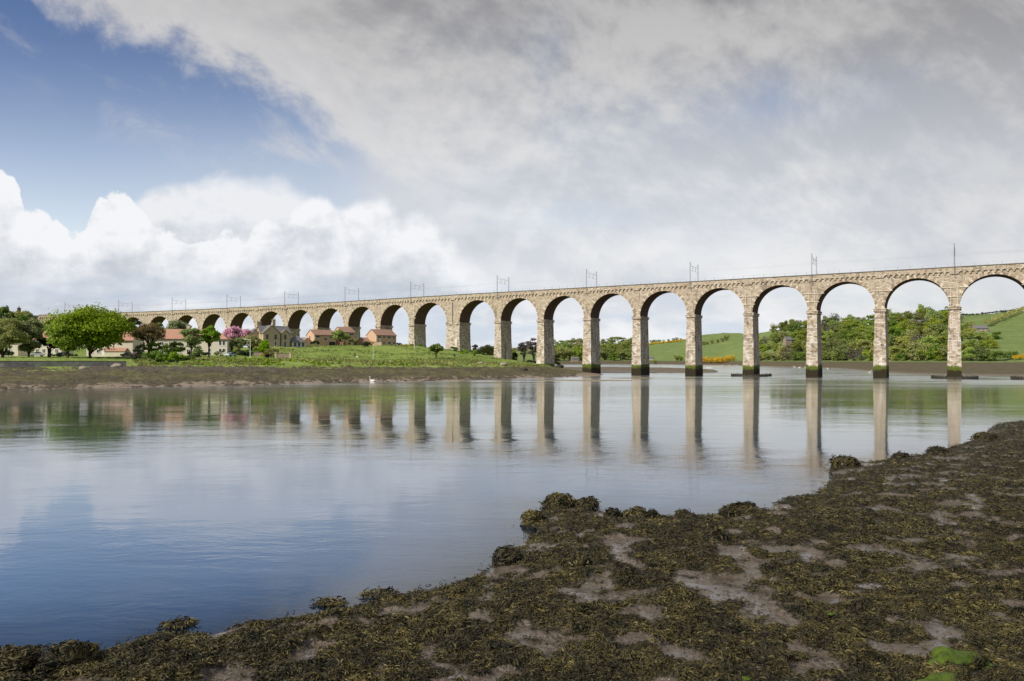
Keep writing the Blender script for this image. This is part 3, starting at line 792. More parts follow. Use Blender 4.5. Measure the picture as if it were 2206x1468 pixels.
def build_pier(i):
    D = pdir(i); fr = vfr(PP[i], D); h = half(i); g = min(-1.3, 0) if i <= 6 else ground_z(PP[i]) - 1.5
    mb = MB()
    ext = 0.0
    top = SPR - 1.0 - max(0, i - 8) * 0.085
    # battered shaft in three lifts with set-backs
    lifts = [(top, 0.14), (13.0, 0.30), (12.9, 0.38), (4.6, 0.50), (4.4, 0.56), (g, 0.62)]
    lifts = [(z, e) for z, e in lifts if z > g or z == g]
    ring = []
    for z, e in lifts:
        k = e
        ring.append([fr(-h - k, -k * 0.9, z), fr(h + k, -k * 0.9, z), fr(h + k, BW + k * 0.9, z), fr(-h - k, BW + k * 0.9, z)])
    for a, b in zip(ring, ring[1:]):
        nseg = max(1, int((a[0].z - b[0].z) / 3))
        for q in range(nseg):
            t0, t1 = q / nseg, (q + 1) / nseg
            for k in range(4):
                k2 = (k + 1) % 4
                mb.face([b[k].lerp(a[k], 1 - t1) if False else a[k].lerp(b[k], t1), a[k2].lerp(b[k2], t1), a[k2].lerp(b[k2], t0), a[k].lerp(b[k], t0)])
    p = mb.build('pier', M['pier'], viaduct)
    c = MB()
    c.box(fr, -h - 0.50, h + 0.50, -0.50, BW + 0.5, top, top + 0.30)
    c.box(fr, -h - 0.32, h + 0.32, -0.32, BW + 0.32, top + 0.30, top + 0.62)
    c.box(fr, -h - 0.55, h + 0.55, -0.42, BW + 0.42, top + 0.62, top + 1.0)
    c.build('capital', M['pier'], p)
    return top + 1.0
SP = {i: build_pier(i) for i in range(-2, 23)}
NA = 26
def build_span(i):
    A, B = PP[i], PP[i + 1]
    D = (B - A).normalized(); Ln = (B - A).length
    fr = vfr(A, D)
    ha = half(i) if i > -3 else 1.4; hb = half(i + 1) if i + 1 < 23 else 1.4
    s0, s1 = ha, Ln - hb; cx = (s0 + s1) / 2; r = (s1 - s0) / 2
    spr = SPR - max(0, i - 8) * 0.085; rise = CROWN - SPR
    zt = decktop(i); zc = zt - 2.35            # underside of the corbel band
    th = [math.pi * k / NA for k in range(NA + 1)]
    arc = [(cx - r * math.cos(t), spr + rise * math.sin(t)) for t in th]
    ring_t = 0.95
    arc2 = [(cx - (r + ring_t) * math.cos(t), spr + (rise + ring_t) * math.sin(t)) for t in th]
    mb = MB()
    for w, flip in ((0.0, 0), (BW, 1)):
        def F(p, **k): mb.face(p[::-1] if flip else p, **k)
        # end strips over the piers
        F([fr(0, w, spr), fr(s0, w, spr), fr(s0, w, zc), fr(0, w, zc)])
        F([fr(s1, w, spr), fr(Ln, w, spr), fr(Ln, w, zc), fr(s1, w, zc)])
        for (a, za), (b, zb) in zip(arc, arc[1:]):
            F([fr(a, w, za), fr(b, w, zb), fr(b, w, zc), fr(a, w, zc)])
    mb.face([fr(0, 0, zc), fr(Ln, 0, zc), fr(Ln, BW, zc), fr(0, BW, zc)])
    sp = mb.build('arch_wall', M['stone'], viaduct, merge=True)
    # vault
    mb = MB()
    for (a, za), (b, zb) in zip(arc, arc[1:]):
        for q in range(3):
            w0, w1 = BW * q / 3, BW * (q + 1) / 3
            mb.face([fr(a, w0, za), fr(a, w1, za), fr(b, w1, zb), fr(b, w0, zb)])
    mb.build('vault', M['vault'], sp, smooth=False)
    # voussoirs, each slightly different
    nv = 44
    for w, off in ((0.0, -0.07), (BW, 0.07)):
        mb = MB()
        for k in range(nv):
            t0, t1 = math.pi * k / nv, math.pi * (k + 1) / nv
            rt = ring_t * (1.30 if k % 3 == 1 else 0.75)
            if k < 5 or k > nv - 6: rt *= 0.8
            pts = []
            for t in (t0, (t0 + t1) / 2, t1):
                pts.append((cx - (r - 0.02) * math.cos(t), spr + (rise - 0.02) * math.sin(t)))
            for t in (t1, (t0 + t1) / 2, t0):
                pts.append((cx - (r + rt) * math.cos(t), spr + (rise + rt) * math.sin(t)))
            tn = random.random() * 0.45 + (0.55 if k % 3 == 1 else 0.0)
            f = [fr(min(max(a, 0.05), Ln - 0.05), w + off, z) for a, z in pts]
            mb.face(f if off < 0 else f[::-1], tn)
            mb.face([fr(pts[0][0], w, pts[0][1]), fr(pts[2][0], w, pts[2][1]), f[2], f[0]], tn)
        mb.build('arch_ring', M['ring'], sp, merge=True)
    # parapets with the little arcade of corbel arches
    for w0, sgn in ((0.0, -1), (BW, 1)):
        wf = w0 + sgn * 0.36      # projecting face
        mb = MB()
        def F(p): mb.face(p if sgn < 0 else p[::-1])
        n = 12; e = 1.0; pit = (Ln - 2 * e) / n; zb = zc; hn = 0.80
        zcut = zb + hn + 0.15
        F([fr(0, wf, zcut), fr(Ln, wf, zcut), fr(Ln, wf, zt - 0.28), fr(0, wf, zt - 0.28)])
        def solid(a, b):
            F([fr(a, wf, zb), fr(b, wf, zb), fr(b, wf, zcut), fr(a, wf, zcut)])
            mb.face([fr(a, wf, zb), fr(a, w0, zb), fr(b, w0, zb), fr(b, wf, zb)])
        solid(0, e); solid(Ln - e, Ln)
        for k in range(n):
            a = e + k * pit; leg = pit * 0.13; rr = (pit - 2 * leg) / 2; c = a + pit / 2
            # corbel legs end a little lower than the arch springs
            solid(a, a + leg); solid(a + pit - leg, a + pit)
            pr = None
            m_ = 6
            for q in range(m_ + 1):
                t = math.pi * q / m_
                p = (c - rr * math.cos(t), zb + 0.12 + (hn - 0.12) * math.sin(t))
                if pr:
                    F([fr(pr[0], wf, pr[1]), fr(p[0], wf, p[1]), fr(p[0], wf, zcut), fr(pr[0], wf, zcut)])
                    mb.face([fr(pr[0], wf, pr[1]), fr(pr[0], w0, pr[1]), fr(p[0], w0, p[1]), fr(p[0], wf, p[1])])
                pr = p
            for xx in (c - rr, c + rr):
                mb.face([fr(xx, wf, zb), fr(xx, w0, zb), fr(xx, w0, zb + 0.12), fr(xx, wf, zb + 0.12)])
            # recessed wall behind
            F([fr(a, w0 - sgn * 0.02, zb), fr(a + pit, w0 - sgn * 0.02, zb), fr(a + pit, w0 - sgn * 0.02, zcut), fr(a, w0 - sgn * 0.02, zcut)])
        # inner face
        wi = w0 - sgn * 0.10
        mb.face([fr(0, wi, zb), fr(Ln, wi, zb), fr(Ln, wi, zt - 0.28), fr(0, wi, zt - 0.28)])
        pa = mb.build('parapet', M['stone'], viaduct)
        mb = MB()
        lo, hi = min(wf + sgn * 0.12, wi - sgn * 0.05), max(wf + sgn * 0.12, wi - sgn * 0.05)
        mb.box(fr, 0, Ln, lo, hi, zt - 0.28, zt)
        mb.build('coping', M['coping'], pa)
        # light hand rail
        mb = MB(); wm = (wf + wi) / 2
        for q in range(6):
            s = (q + 0.5) * Ln / 6
            mb.tube([fr(s, wm, zt), fr(s, wm, zt + 0.95)], 0.035, 4)
        for zz in (0.9,):
            mb.tube([fr(0, wm, zt + zz), fr(Ln, wm, zt + zz)], 0.012, 4)
        mb.build('handrail', M['wire'], pa)
    mb = MB(); mb.face([fr(0, 0, zt - 1.3), fr(Ln, 0, zt - 1.3), fr(Ln, BW, zt - 1.3), fr(0, BW, zt - 1.3)])
    mb.build('track_bed', M['ballast'], sp)
for i in range(-3, 23): build_span(i)
# abutment at the town end
D = pdir(23); fr = vfr(PP[23], D); zt = decktop(23)
mb = MB(); mb.box(fr, -1.4, 9, 0.0, BW, 10, zt - 0.6); ab = mb.build('abutment', M['stone'], viaduct)
mb = MB(); mb.box(fr, 0.1, 9, -0.45, 0.15, zt - 1.1, zt - 0.3); mb.box(fr, 0.1, 9, BW - .15, BW + .45, zt - 1.1, zt - 0.3)
mb.build('coping', M['coping'], ab)
# tall pilaster strip, pale straps and drain pipes
def strap_set(i, dz=0.0):
    D = pdir(i); fr = vfr(PP[i], D); mb = MB()
    for z, hw in ((SPR + 5.8 + dz, 3.9), (SPR + 2.9 + dz, 2.3)):
        mb.box(fr, -hw, hw, -0.24, -0.08, z, z + 0.20)
    for s in (-0.95, 0.95):
        mb.box(fr, s - 0.08, s + 0.08, -0.20, -0.09, SPR + 0.2, SPR + 7.0 + dz)
    mb.build('tie_strap', M['strap'], viaduct)
for i in (-1, 0, 2, 3): strap_set(i)
D = pdir(1); fr = vfr(PP[1], D); mb = MB(); mb.box(fr, -3.7, 3.7, -0.24, -0.08, SPR + 5.7, SPR + 5.9); mb.build('tie_strap', M['strap'], viaduct)
D = pdir(10); fr = vfr(PP[10], D); mb = MB()
for z in (SPR + 4.6, SPR + 2.4): mb.box(fr, -2.6, 2.6, -0.24, -0.08, z, z + 0.16)
mb.build('tie_strap', M['strap'], viaduct)
for i, sx in ((9, 0.3), (8, 1.4)):
    fr = vfr(PP[i], pdir(i)); mb = MB()
    if i == 9: mb.tube([fr(sx, -0.16, SPR + 9), fr(sx, -0.16, SPR - 0.2)], 0.12, 6)
    else: mb.tube([fr(-half(i) - 0.75, 2.6, 14), fr(-half(i) - 0.86, 2.6, 6)], 0.14, 6)
    mb.build('drain_pipe', M['wire'], viaduct)

# pile rings round two piers and one beyond the frame edge
for i, lab in ((0, 'low ring of dark timber piles round the full pier nearest the right edge'), (3, 'low dark timber staging round the pier foot in mid river left of the wood'), (-1, 'dark timber piling just entering at the right edge of the water')):
    D = pdir(i); fr = vfr(PP[i], D)
    root = empty('pile_ring', (PP[i].x, PP[i].y, 0)); tag(root, lab, 'piling', 'timber pile rings round the pier feet')
    def g2(s, w, z): 
        q = fr(s, w, z); return Vector((q.x + VO.x - PP[i].x, q.y + VO.y - PP[i].y, z))
    mb = MB(); a, b = (6.4, 3.4)
    mb2 = MB()
    N_ = 72
    ringp = []
    for k in range(N_):
        t = 2 * math.pi * k / N_
        q = (a * abs(math.cos(t)) ** 0.6 * (1 if math.cos(t) > 0 else -1), BW / 2 + (BW / 2 + b) * abs(math.sin(t)) ** 0.6 * (1 if math.sin(t) > 0 else -1))
        ringp.append(q)
        if k % 2 == 0:
            c = g2(q[0], q[1], 0); mb = MB(); mb.tube([(c.x, c.y, -1.5), (c.x, c.y, 0.80 + 0.15 * random.random())], 0.19, 6); mb.build('pile', M['timber_dark'], root)
    mb2.face([g2(q[0] * 0.98, BW / 2 + (q[1] - BW / 2) * 0.98, 0.62) for q in ringp][::1])
    for q0, q1 in zip(ringp, ringp[1:] + ringp[:1]):
        mb2.face([g2(q0[0] * 0.98, BW / 2 + (q0[1] - BW / 2) * .98, -1.2), g2(q1[0] * 0.98, BW / 2 + (q1[1] - BW / 2) * .98, -1.2), g2(q1[0] * .98, BW / 2 + (q1[1] - BW / 2) * .98, 0.62), g2(q0[0] * .98, BW / 2 + (q0[1] - BW / 2) * .98, 0.62)])
    mb2.build('rubble_fill', M['timber_dark'], root)

# ------------------------------------------------------------------ overhead line
PLACE = {-2: 'out beyond the right edge', 0: 'tallest, edge on above the arches nearest the right edge', 2: 'second from the right, seen almost edge on', 4: 'third from the right, above the gorse hillside', 6: 'fourth from the right, above the low mud spit',
         8: 'above the first pier right of the thick stop pier', 10: 'above the first pier left of the thick stop pier', 12: 'above the three brick houses', 14: 'above the stone villa with two chimneys', 16: 'above the pink cherry tree',
         18: 'above the bronze tree and long cream house', 20: 'just right of the big bright green tree', 22: 'leftmost, rising behind the big bright green tree'}
def gantry(i):
    D = pdir(i); zt = decktop(i); P = PP[i]
    root = empty('catenary_gantry', (P.x, P.y, zt), 0)
    tag(root, 'grey catenary mast pair ' + PLACE[i], 'catenary gantry', 'overhead line gantries on the viaduct')
    N = Vector((-D.y, D.x)); N = N if N.y > 0 else -N
    def f(w, z, s=0.0): q = D * s + N * w; return Vector((q.x, q.y, z))
    for w in (-0.72, BW + 0.72):
        mb = MB(); top = 7.3
        # two-channel mast with battens
        for s in (-0.13, 0.13): mb.tube([f(w, -3.2, s), f(w, top, s * 0.8)], 0.055, 4)
        for k in range(14): mb.tube([f(w, -2.8 + k * 0.75, -0.13), f(w, -2.4 + k * 0.75, 0.13)], 0.02, 3)
        m = mb.build('mast', M['steel'], root)
        mb = MB()
        s_ = -1 if w < 0 else 1
        for z in (-2.9, -0.9): mb.tube([f(w, z), f(w - s_ * 0.35, z)], 0.07, 4)
        mb.build('bracket', M['steel'], m)
    mb = MB(); a, b = -0.72, BW + 0.72
    mb.tube([f(a, 5.75), f(b, 5.75)], 0.045, 4)
    pts = []
    for k in range(9):
        t = k / 8; pts.append(f(a + (b - a) * t, 7.15 - 1.25 * (1 - (2 * t - 1) ** 2)))
    mb.tube(pts, 0.022, 4)
    mb.tube([f(a, 4.1), f(b, 4.1)], 0.018, 4)
    for k in range(1, 8):
        t = k / 8; mb.tube([f(a + (b - a) * t, 5.75), f(a + (b - a) * t, 7.15 - 1.25 * (1 - (2 * t - 1) ** 2))], 0.015, 3)
    mb.build('cross_span', M['wire'], root)
    for w in (BW / 2 - 1.7, BW / 2 + 1.7):
        mb = MB()
        mb.tube([f(w, 5.75), f(w, 4.9)], 0.03, 4); mb.tube([f(w, 5.35), f(w, 5.0)], 0.09, 6)
        mb.tube([f(w, 4.1), f(w - 0.9, 4.45)], 0.03, 4); mb.tube([f(w - 0.5, 4.3), f(w - 0.8, 4.42)], 0.08, 6)
        mb.tube([f(w, 4.9), f(w, 4.1)], 0.02, 4)
        mb.build('insulator', M['ceramic'], root)
for i in range(-2, 23, 2): gantry(i)
for w, lab in ((BW / 2 - 1.7, 'thin overhead contact and catenary wires above the nearer track'), (BW / 2 + 1.7, 'thin overhead contact and catenary wires above the far track')):
    mb = MB()
    ks = list(range(-2, 23, 2))
    def pt(i, z):
        D = pdir(i); N = Vector((-D.y, D.x)); N = N if N.y > 0 else -N
        q = PP[i] + N * w; return Vector((q.x, q.y, decktop(i) + z))
    for a, b in zip(ks, ks[1:]):
        mid = pt(a + 1, 0)
        A1, B1 = pt(a, 4.1), pt(b, 4.1); Mx = Vector((mid.x, mid.y, mid.z + 4.1))
        mb.tube([A1, Mx, B1], 0.018, 3, cap=False)
        A2, B2 = pt(a, 5.0), pt(b, 5.0)
        pts = []
        for k in range(9):
            t = k / 8
            q = (A2.lerp(Vector((mid.x, mid.y, A2.z)), t * 2) if t < .5 else Vector((mid.x, mid.y, B2.z)).lerp(B2, t * 2 - 1))
            q.z -= 0.75 * (1 - (2 * t - 1) ** 2); pts.append(q)
        mb.tube(pts, 0.018, 3, cap=False)
    tag(mb.build('overhead_wire', M['wire']), lab, 'overhead wire')

# ------------------------------------------------------------------ houses
def frame(P, phi):
    a = Vector((math.cos(phi), math.sin(phi))); b = Vector((-math.sin(phi), math.cos(phi)))
    def f(u, v, z): return Vector((a.x * u + b.x * v, a.y * u + b.y * v, z))
    return f
def wall_mass(mb, fr, u0, u1, v0, v1, zb, ez, rz, axis):
    """box with gables; axis 'u' = ridge along the front"""
    if axis == 'u':
        vm = (v0 + v1) / 2
        mb.face([fr(u0, v0, zb), fr(u1, v0, zb), fr(u1, v0, ez), fr(u0, v0, ez)])
        mb.face([fr(u1, v1, zb), fr(u0, v1, zb), fr(u0, v1, ez), fr(u1, v1, ez)])
        mb.face([fr(u0, v1, zb), fr(u0, v0, zb), fr(u0, v0, ez), fr(u0, vm, rz), fr(u0, v1, ez)])
        mb.face([fr(u1, v0, zb), fr(u1, v1, zb), fr(u1, v1, ez), fr(u1, vm, rz), fr(u1, v0, ez)])
    else:
        um = (u0 + u1) / 2
        mb.face([fr(u0, v0, zb), fr(u1, v0, zb), fr(u1, v0, ez), fr(um, v0, rz), fr(u0, v0, ez)])
        mb.face([fr(u1, v1, zb), fr(u0, v1, zb), fr(u0, v1, ez), fr(um, v1, rz), fr(u1, v1, ez)])
        mb.face([fr(u0, v1, zb), fr(u0, v0, zb), fr(u0, v0, ez), fr(u0, v1, ez)])
        mb.face([fr(u1, v0, zb), fr(u1, v1, zb), fr(u1, v1, ez), fr(u1, v0, ez)])
def roof_mass(mb, fr, u0, u1, v0, v1, ez, rz, axis, oh=0.35, th=0.16, hip=0.0):
    """roof slabs; hip > 0 pulls the ridge ends in"""
    def slab(p):
        mb.face([q + Vector((0, 0, th)) for q in p]); mb.face(p[::-1])
        for a, b in zip(p, p[1:] + p[:1]):
            mb.face([a, b, b + Vector((0, 0, th)), a + Vector((0, 0, th))])
    if axis == 'u':
        vm = (v0 + v1) / 2; sl = (rz - ez) / (vm - v0); e = ez - oh * sl
        og = 0.2 if not hip else oh
        A, B = u0 - og, u1 + og
        slab([fr(A, v0 - oh, e), fr(B, v0 - oh, e), fr(B - hip - (oh if hip else 0), vm, rz), fr(A + hip + (oh if hip else 0), vm, rz)])
        slab([fr(B, v1 + oh, e), fr(A, v1 + oh, e), fr(A + hip + (oh if hip else 0), vm, rz), fr(B - hip - (oh if hip else 0), vm, rz)])
        if hip:
            slab([fr(A, v1 + oh, e), fr(A, v0 - oh, e), fr(A + hip + oh, vm, rz)])
            slab([fr(B, v0 - oh, e), fr(B, v1 + oh, e), fr(B - hip - oh, vm, rz)])
    else:
        um = (u0 + u1) / 2; sl = (rz - ez) / (um - u0); e = ez - oh * sl
        A, B = v0 - 0.2, v1 + 0.2
        slab([fr(u0 - oh, B, e), fr(u0 - oh, A, e), fr(um, A, rz), fr(um, B, rz)])
        slab([fr(u1 + oh, A, e), fr(u1 + oh, B, e), fr(um, B, rz), fr(um, A, rz)])
def window(fr, face, s, z, w, h, plane, parent, fmat, name='window', bars=1):
    """face 'f' front (v=plane), 'l' left side (u=plane)"""
    if face == 'f': g = lambda a, d, zz: fr(a, plane - d, zz)
    else: g = lambda a, d, zz: fr(plane - d, a, zz)
    mb = MB(); t = 0.11
    a0, a1, z0, z1 = s, s + w, z, z + h
    mb.box(g, a0, a1, 0.0, 0.07, z0, z0 + t); mb.box(g, a0, a1, 0.0, 0.07, z1 - t, z1)
    mb.box(g, a0, a0 + t, 0.0, 0.065, z0 + t, z1 - t); mb.box(g, a1 - t, a1, 0.0, 0.065, z0 + t, z1 - t)
    for k in range(1, bars + 1):
        if w > 0.7:
            c = a0 + w * k / (bars + 1); mb.box(g, c - 0.04, c + 0.04, 0.0, 0.06, z0 + t, z1 - t)
    mb.box(g, a0 - 0.08, a1 + 0.08, 0.0, 0.14, z0 - 0.09, z0 - 0.001)
    o = mb.build(name, fmat, parent)
    mb = MB(); mb.face([g(a0 + t * .5, 0.03, z0 + t * .5), g(a1 - t * .5, 0.03, z0 + t * .5), g(a1 - t * .5, 0.03, z1 - t * .5), g(a0 + t * .5, 0.03, z1 - t * .5)])
    mb.build('pane', M['glass'], o)
def door(fr, s, z, w, h, plane, parent, mat):
    g = lambda a, d, zz: fr(a, plane - d, zz)
    mb = MB(); mb.box(g, s, s + w, 0, 0.08, z, z + h); o = mb.build('door', mat, parent)
    mb = MB(); mb.box(g, s + w - 0.2, s + w - 0.1, 0.08, 0.14, z + h * .45, z + h * .5); mb.build('handle', M['steel'], o)
def chimney(fr, u, v, w, d, z0, z1, parent, mat, pots=2):
    mb = MB(); mb.box(fr, u, u + w, v, v + d, z0, z1 - 0.3); mb.box(fr, u - 0.1, u + w + 0.1, v - 0.1, v + d + 0.1, z1 - 0.3, z1)
    o = mb.build('chimney', mat, parent)
    for k in range(pots):
        c = fr(u + w * (k + 0.5) / pots, v + d / 2, 0); mb = MB()
        mb.tube([(c.x, c.y, z1), (c.x, c.y, z1 + 0.55)], [0.16, 0.12], 8); mb.build('chimney_pot', M['tile_brown'], o)

def house(name, label, px, pybase, Z, phi, Ln, Dp, eave, ridge, wall, roof, wins, cat='house', group=None, hip=0.0, axis='u', chim=(), doors=(), fmat='white'):
    p = at(px, pybase, Z)
    root = empty(name, (p.x, p.y, p.z)); tag(root, label, cat, group)
    fr = frame(p, R(phi))
    mb = MB()
    wall_mass(mb, fr, 0, Ln, 0, Dp, -2.0, eave, ridge if not hip else eave, axis)
    mb.build('wall', M[wall], root, merge=True)
    mb = MB(); roof_mass(mb, fr, 0, Ln, 0, Dp, eave, ridge, axis, hip=hip)
    rf = mb.build('roof', M[roof], root, merge=True)
    mb = MB(); e = eave - 0.35 * (ridge - eave) / (Dp / 2)
    if axis == 'u':
        mb.box(fr, -0.2, Ln + 0.2, -0.50, -0.36, e - 0.03, e + 0.12); mb.build('gutter', M['black'], rf)
    for w in wins: window(fr, *w[:5], w[5] if len(w) > 5 else 0.0, root, M[fmat], bars=(w[6] if len(w) > 6 else 1))
    for d in doors: door(fr, d[0], d[1], d[2], d[3], 0.0, root, M[d[4]])
    for c in chim: chimney(fr, *c[:6], root, M[c[6]])
    return root, fr

# brick houses below the arches
hA, fA = house('brick_house', 'leftmost orange brick house, right beside the stone villa sunroom, patio doors at its corner', 677.5, 747, 335, 40, 10.5, 8.6, 5.3, 7.7, 'brick', 'tile_brown',
    [('f', 0.4, 3.9, 2.2, 1.1), ('f', 4.6, 2.75, 1.6, 1.3), ('f', 7.4, 3.7, 2.2, 1.1), ('l', 4.2, 3.0, 1.4, 1.9)], group='modern orange brick houses under the arches', doors=[(7.2, 0, 3.0, 2.3, 'glass')])
mb = MB(); wall_mass(mb, fA, -3.4, -0.15, 3.4, 8.0, -2, 2.6, 3.9, 'v'); mb.build('side_wall', M['brick'], hA, merge=True)
mb = MB(); roof_mass(mb, fA, -3.4, -0.05, 3.4, 8.0, 2.6, 3.9, 'v', 0.25); mb.build('side_roof', M['tile_brown'], hA, merge=True)
house('brick_house', 'middle orange brick house half hidden behind the leafy garden tree', 737, 746, 341, 40, 6.6, 9.0, 6.4, 8.9, 'brick', 'tile_brown',
    [('f', 3.6, 4.9, 2.3, 1.1), ('f', 3.7, 1.5, 2.3, 1.4, 0.0, 2)], group='modern orange brick houses under the arches', doors=[(0.8, 0.0, 1.0, 2.1, 'wood_trim')])
hC, fC = house('brick_house', 'rightmost orange brick house, a pair of homes with eight white windows', 811, 745, 345, 40, 10.6, 9.6, 4.9, 7.7, 'brick', 'tile_brown',
    [('f', 0.4, 3.25, 2.0, 1.25), ('f', 3.4, 3.25, 1.15, 1.25, 0.0, 0), ('f', 5.7, 3.25, 2.0, 1.25), ('f', 8.7, 3.25, 1.15, 1.25, 0.0, 0),
     ('f', 0.3, 0.55, 2.3, 1.55), ('f', 3.4, 0.6, 1.1, 1.5, 0.0, 0), ('f', 5.9, 0.6, 2.0, 1.45, 0.0, 2), ('f', 8.7, 0.6, 1.15, 1.45, 0.0, 0)], group='modern orange brick houses under the arches')
house('brick_garage', 'low orange brick garage with tiled gable roof left of the rightmost brick house', 784, 746, 347, 40, 5.0, 6.0, 2.2, 4.0, 'brick', 'tile_brown', [], cat='garage', doors=[(0.6, 0, 2.4, 2.0, 'black')])
house('brick_outhouse', 'small brick building with brown roof between the sunroom and leftmost brick house', 656, 747, 350, 40, 4.5, 5.0, 2.6, 4.2, 'brick', 'tile_brown', [('f', 0.8, 0.9, 2.4, 0.9)], cat='outbuilding')

# stone villa
p = at(567, 749.5, 305); villa = empty('stone_villa', p); tag(villa, 'tan stone villa with front gables, two tall chimneys and a low sunroom wing', 'villa')
fr = frame(p, R(35))
mb = MB()
wall_mass(mb, fr, 0, 7.0, 0, 9.0, -2, 6.1, 9.3, 'v')
wall_mass(mb, fr, -0.25, 12.2, 2.6, 9.6, -2, 6.0, 9.15, 'u')
wall_mass(mb, fr, 7.6, 11.2, 0.55, 5.0, -2, 6.0, 7.5, 'v')
wall_mass(mb, fr, -3.4, -0.1, 5.4, 9.2, -2, 5.4, 7.9, 'v')
mb.build('wall', M['sandstone'], villa)
mb = MB()
roof_mass(mb, fr, 0, 7.0, 0, 7.0, 6.1, 9.3, 'v', 0.3)
roof_mass(mb, fr, -0.25, 12.2, 2.6, 9.6, 6.0, 9.15, 'u', 0.3)
roof_mass(mb, fr, 7.6, 11.2, 0.55, 5.6, 6.0, 7.5, 'v', 0.25)
roof_mass(mb, fr, -3.4, -0.1, 5.4, 9.2, 5.4, 7.9, 'v', 0.25)
rf = mb.build('roof', M['slate'], villa)
for (u0, u1, v, ez, rz) in ((-0.3, 7.3, -0.24, 5.85, 9.32), (7.35, 11.45, 0.31, 5.8, 7.52)):
    um = (u0 + u1) / 2; mb = MB()
    for a, b in ((u0, um), (u1, um)):
        mb.tube([fr(a, v, ez), fr(b, v, rz)], 0.14, 4)
    mb.build('bargeboard', M['wood_trim'], rf)
mb = MB(); vm = 6.1
for a, b in ((2.3, vm), (9.9, vm)): mb.tube([fr(-0.50, a, 5.72), fr(-0.50, b, 9.2)], 0.14, 4)
mb.build('bargeboard', M['wood_trim'], rf)
for w in [('f', 1.1, 3.6, 1.0, 1.9, 0.0, 0), ('f', 4.6, 3.6, 1.0, 1.9, 0.0, 0), ('f', 8.8, 3.6, 1.0, 1.9, 0.55, 0), ('f', 4.5, 0.6, 1.05, 2.2, 0.0, 0), ('f', 8.7, 0.25, 1.1, 2.6, 0.55, 0), ('l', 5.5, 3.4, 1.2, 2.0, -0.25, 0), ('l', 5.2, 0.6, 1.8, 2.0, -0.25, 1)]:
    window(fr, w[0], w[1], w[2], w[3], w[4], w[5], villa, M['wood_trim'] if w[2] > 3 else M['white'], bars=w[6])
chimney(fr, 5.6, 5.6, 1.2, 0.9, 8.4, 12.0, villa, M['sandstone'], 2)
chimney(fr, -0.4, 7.0, 1.7, 0.9, 7.6, 11.0, villa, M['sandstone'], 3)
mb = MB(); mb.tube([fr(7.3, -0.12, 5.9), fr(7.3, -0.12, 0.1)], 0.09, 5); mb.build('downpipe', M['black'], villa)
# bay and sunroom
mb = MB(); wall_mass(mb, fr, 12.3, 18.2, 1.2, 6.6, -2, 2.6, 2.6, 'u'); mb.build('sunroom_wall', M['render'], villa, merge=True)
mb = MB(); roof_mass(mb, fr, 12.3, 18.2, 1.2, 6.6, 2.7, 5.2, 'u', 0.35, hip=2.3); mb.build('sunroom_roof', M['slate'], villa, merge=True)
for u in (13.0, 14.7, 16.4): window(fr, 'f', u, 0.5, 1.4, 1.9, 1.2, villa, M['white'], name='window', bars=0)
window(fr, 'l', 2.6, 0.6, 0.9, 1.6, 12.3, villa, M['white'], bars=0)

# cream rendered houses at the left
house('cream_house', 'long cream rendered terrace under a red roof, behind the bronze tree and riverside bushes', 316, 766, 272, 8, 20.5, 8.5, 6.2, 9.7, 'render', 'tile_red',
    [('f', 1.5 + 3.1 * k, z, 1.3, h, 0.0, 1) for k in range(6) for z, h in ((3.7, 1.3), (0.9, 1.4))], group='cream rendered riverside houses', chim=[(13.0, 3.6, 1.0, 1.0, 8.9, 11.0, 'render')], doors=[(9.3, 0, 1.0, 2.1, 'wood_trim')])
house('cream_house', 'cream rendered house with hipped red roof beside the lime tree and pink blossom', 440, 764, 262, 4, 7.9, 7.2, 5.4, 7.4, 'render', 'tile_red',
    [('f', 5.0, 3.2, 1.0, 1.75, 0.0, 0), ('f', 6.25, 3.2, 1.0, 1.75, 0.0, 0), ('f', 5.0, 0.7, 1.0, 1.4, 0.0, 0), ('f', 6.25, 0.7, 1.0, 1.4, 0.0, 0), ('f', 1.4, 3.2, 1.0, 1.7, 0.0, 0), ('f', 1.2, 0.8, 1.1, 1.4, 0.0, 0)], group='cream rendered riverside houses', hip=3.0)
hF, fF = house('cream_house', 'cream house with lean to porch right of the big bright green tree', 186, 767, 256, 3, 15.6, 8.2, 5.4, 8.2, 'render', 'tile_red',
    [('f', 1.0 + 2.4 * k, z, 1.2, 1.35, 0.0, 1) for k in range(2) for z in (3.3, 0.9)], group='cream rendered riverside houses', chim=[(5.0, 3.6, 1.0, 1.0, 7.4, 9.4, 'render')], doors=[(5.4, 0, 1.0, 2.1, 'white')])
mb = MB(); mb.box(fF, 6.9, 13.7, -1.8, -0.02, -1, 1.5); mb.build('porch_wall', M['render'], hF)
mb = MB()
q = [fF(6.7, -2.05, 1.5), fF(13.9, -2.05, 1.5), fF(13.9, -0.02, 2.6), fF(6.7, -0.02, 2.6)]
mb.face([v + Vector((0, 0, .15)) for v in q]); mb.face(q[::-1])
for a, b in zip(q, q[1:] + q[:1]): mb.face([a, b, b + Vector((0, 0, .15)), a + Vector((0, 0, .15))])
mb.build('porch_roof', M['tile_red'], hF, merge=True)
house('cream_house', 'cream house with bright orange red roof rising behind the purple tree', 72, 766, 262, 3, 9.6, 8.0, 5.8, 9.4, 'render', 'tile_red',
    [('f', 0.8 + 2.2 * k, z, 1.1, 1.5, 0.0, 1) for k in range(4) for z in (3.5, 0.8)], group='cream rendered riverside houses', hip=3.2, chim=[(5.6, 3.6, 0.8, 0.8, 8.8, 10.2, 'render')])
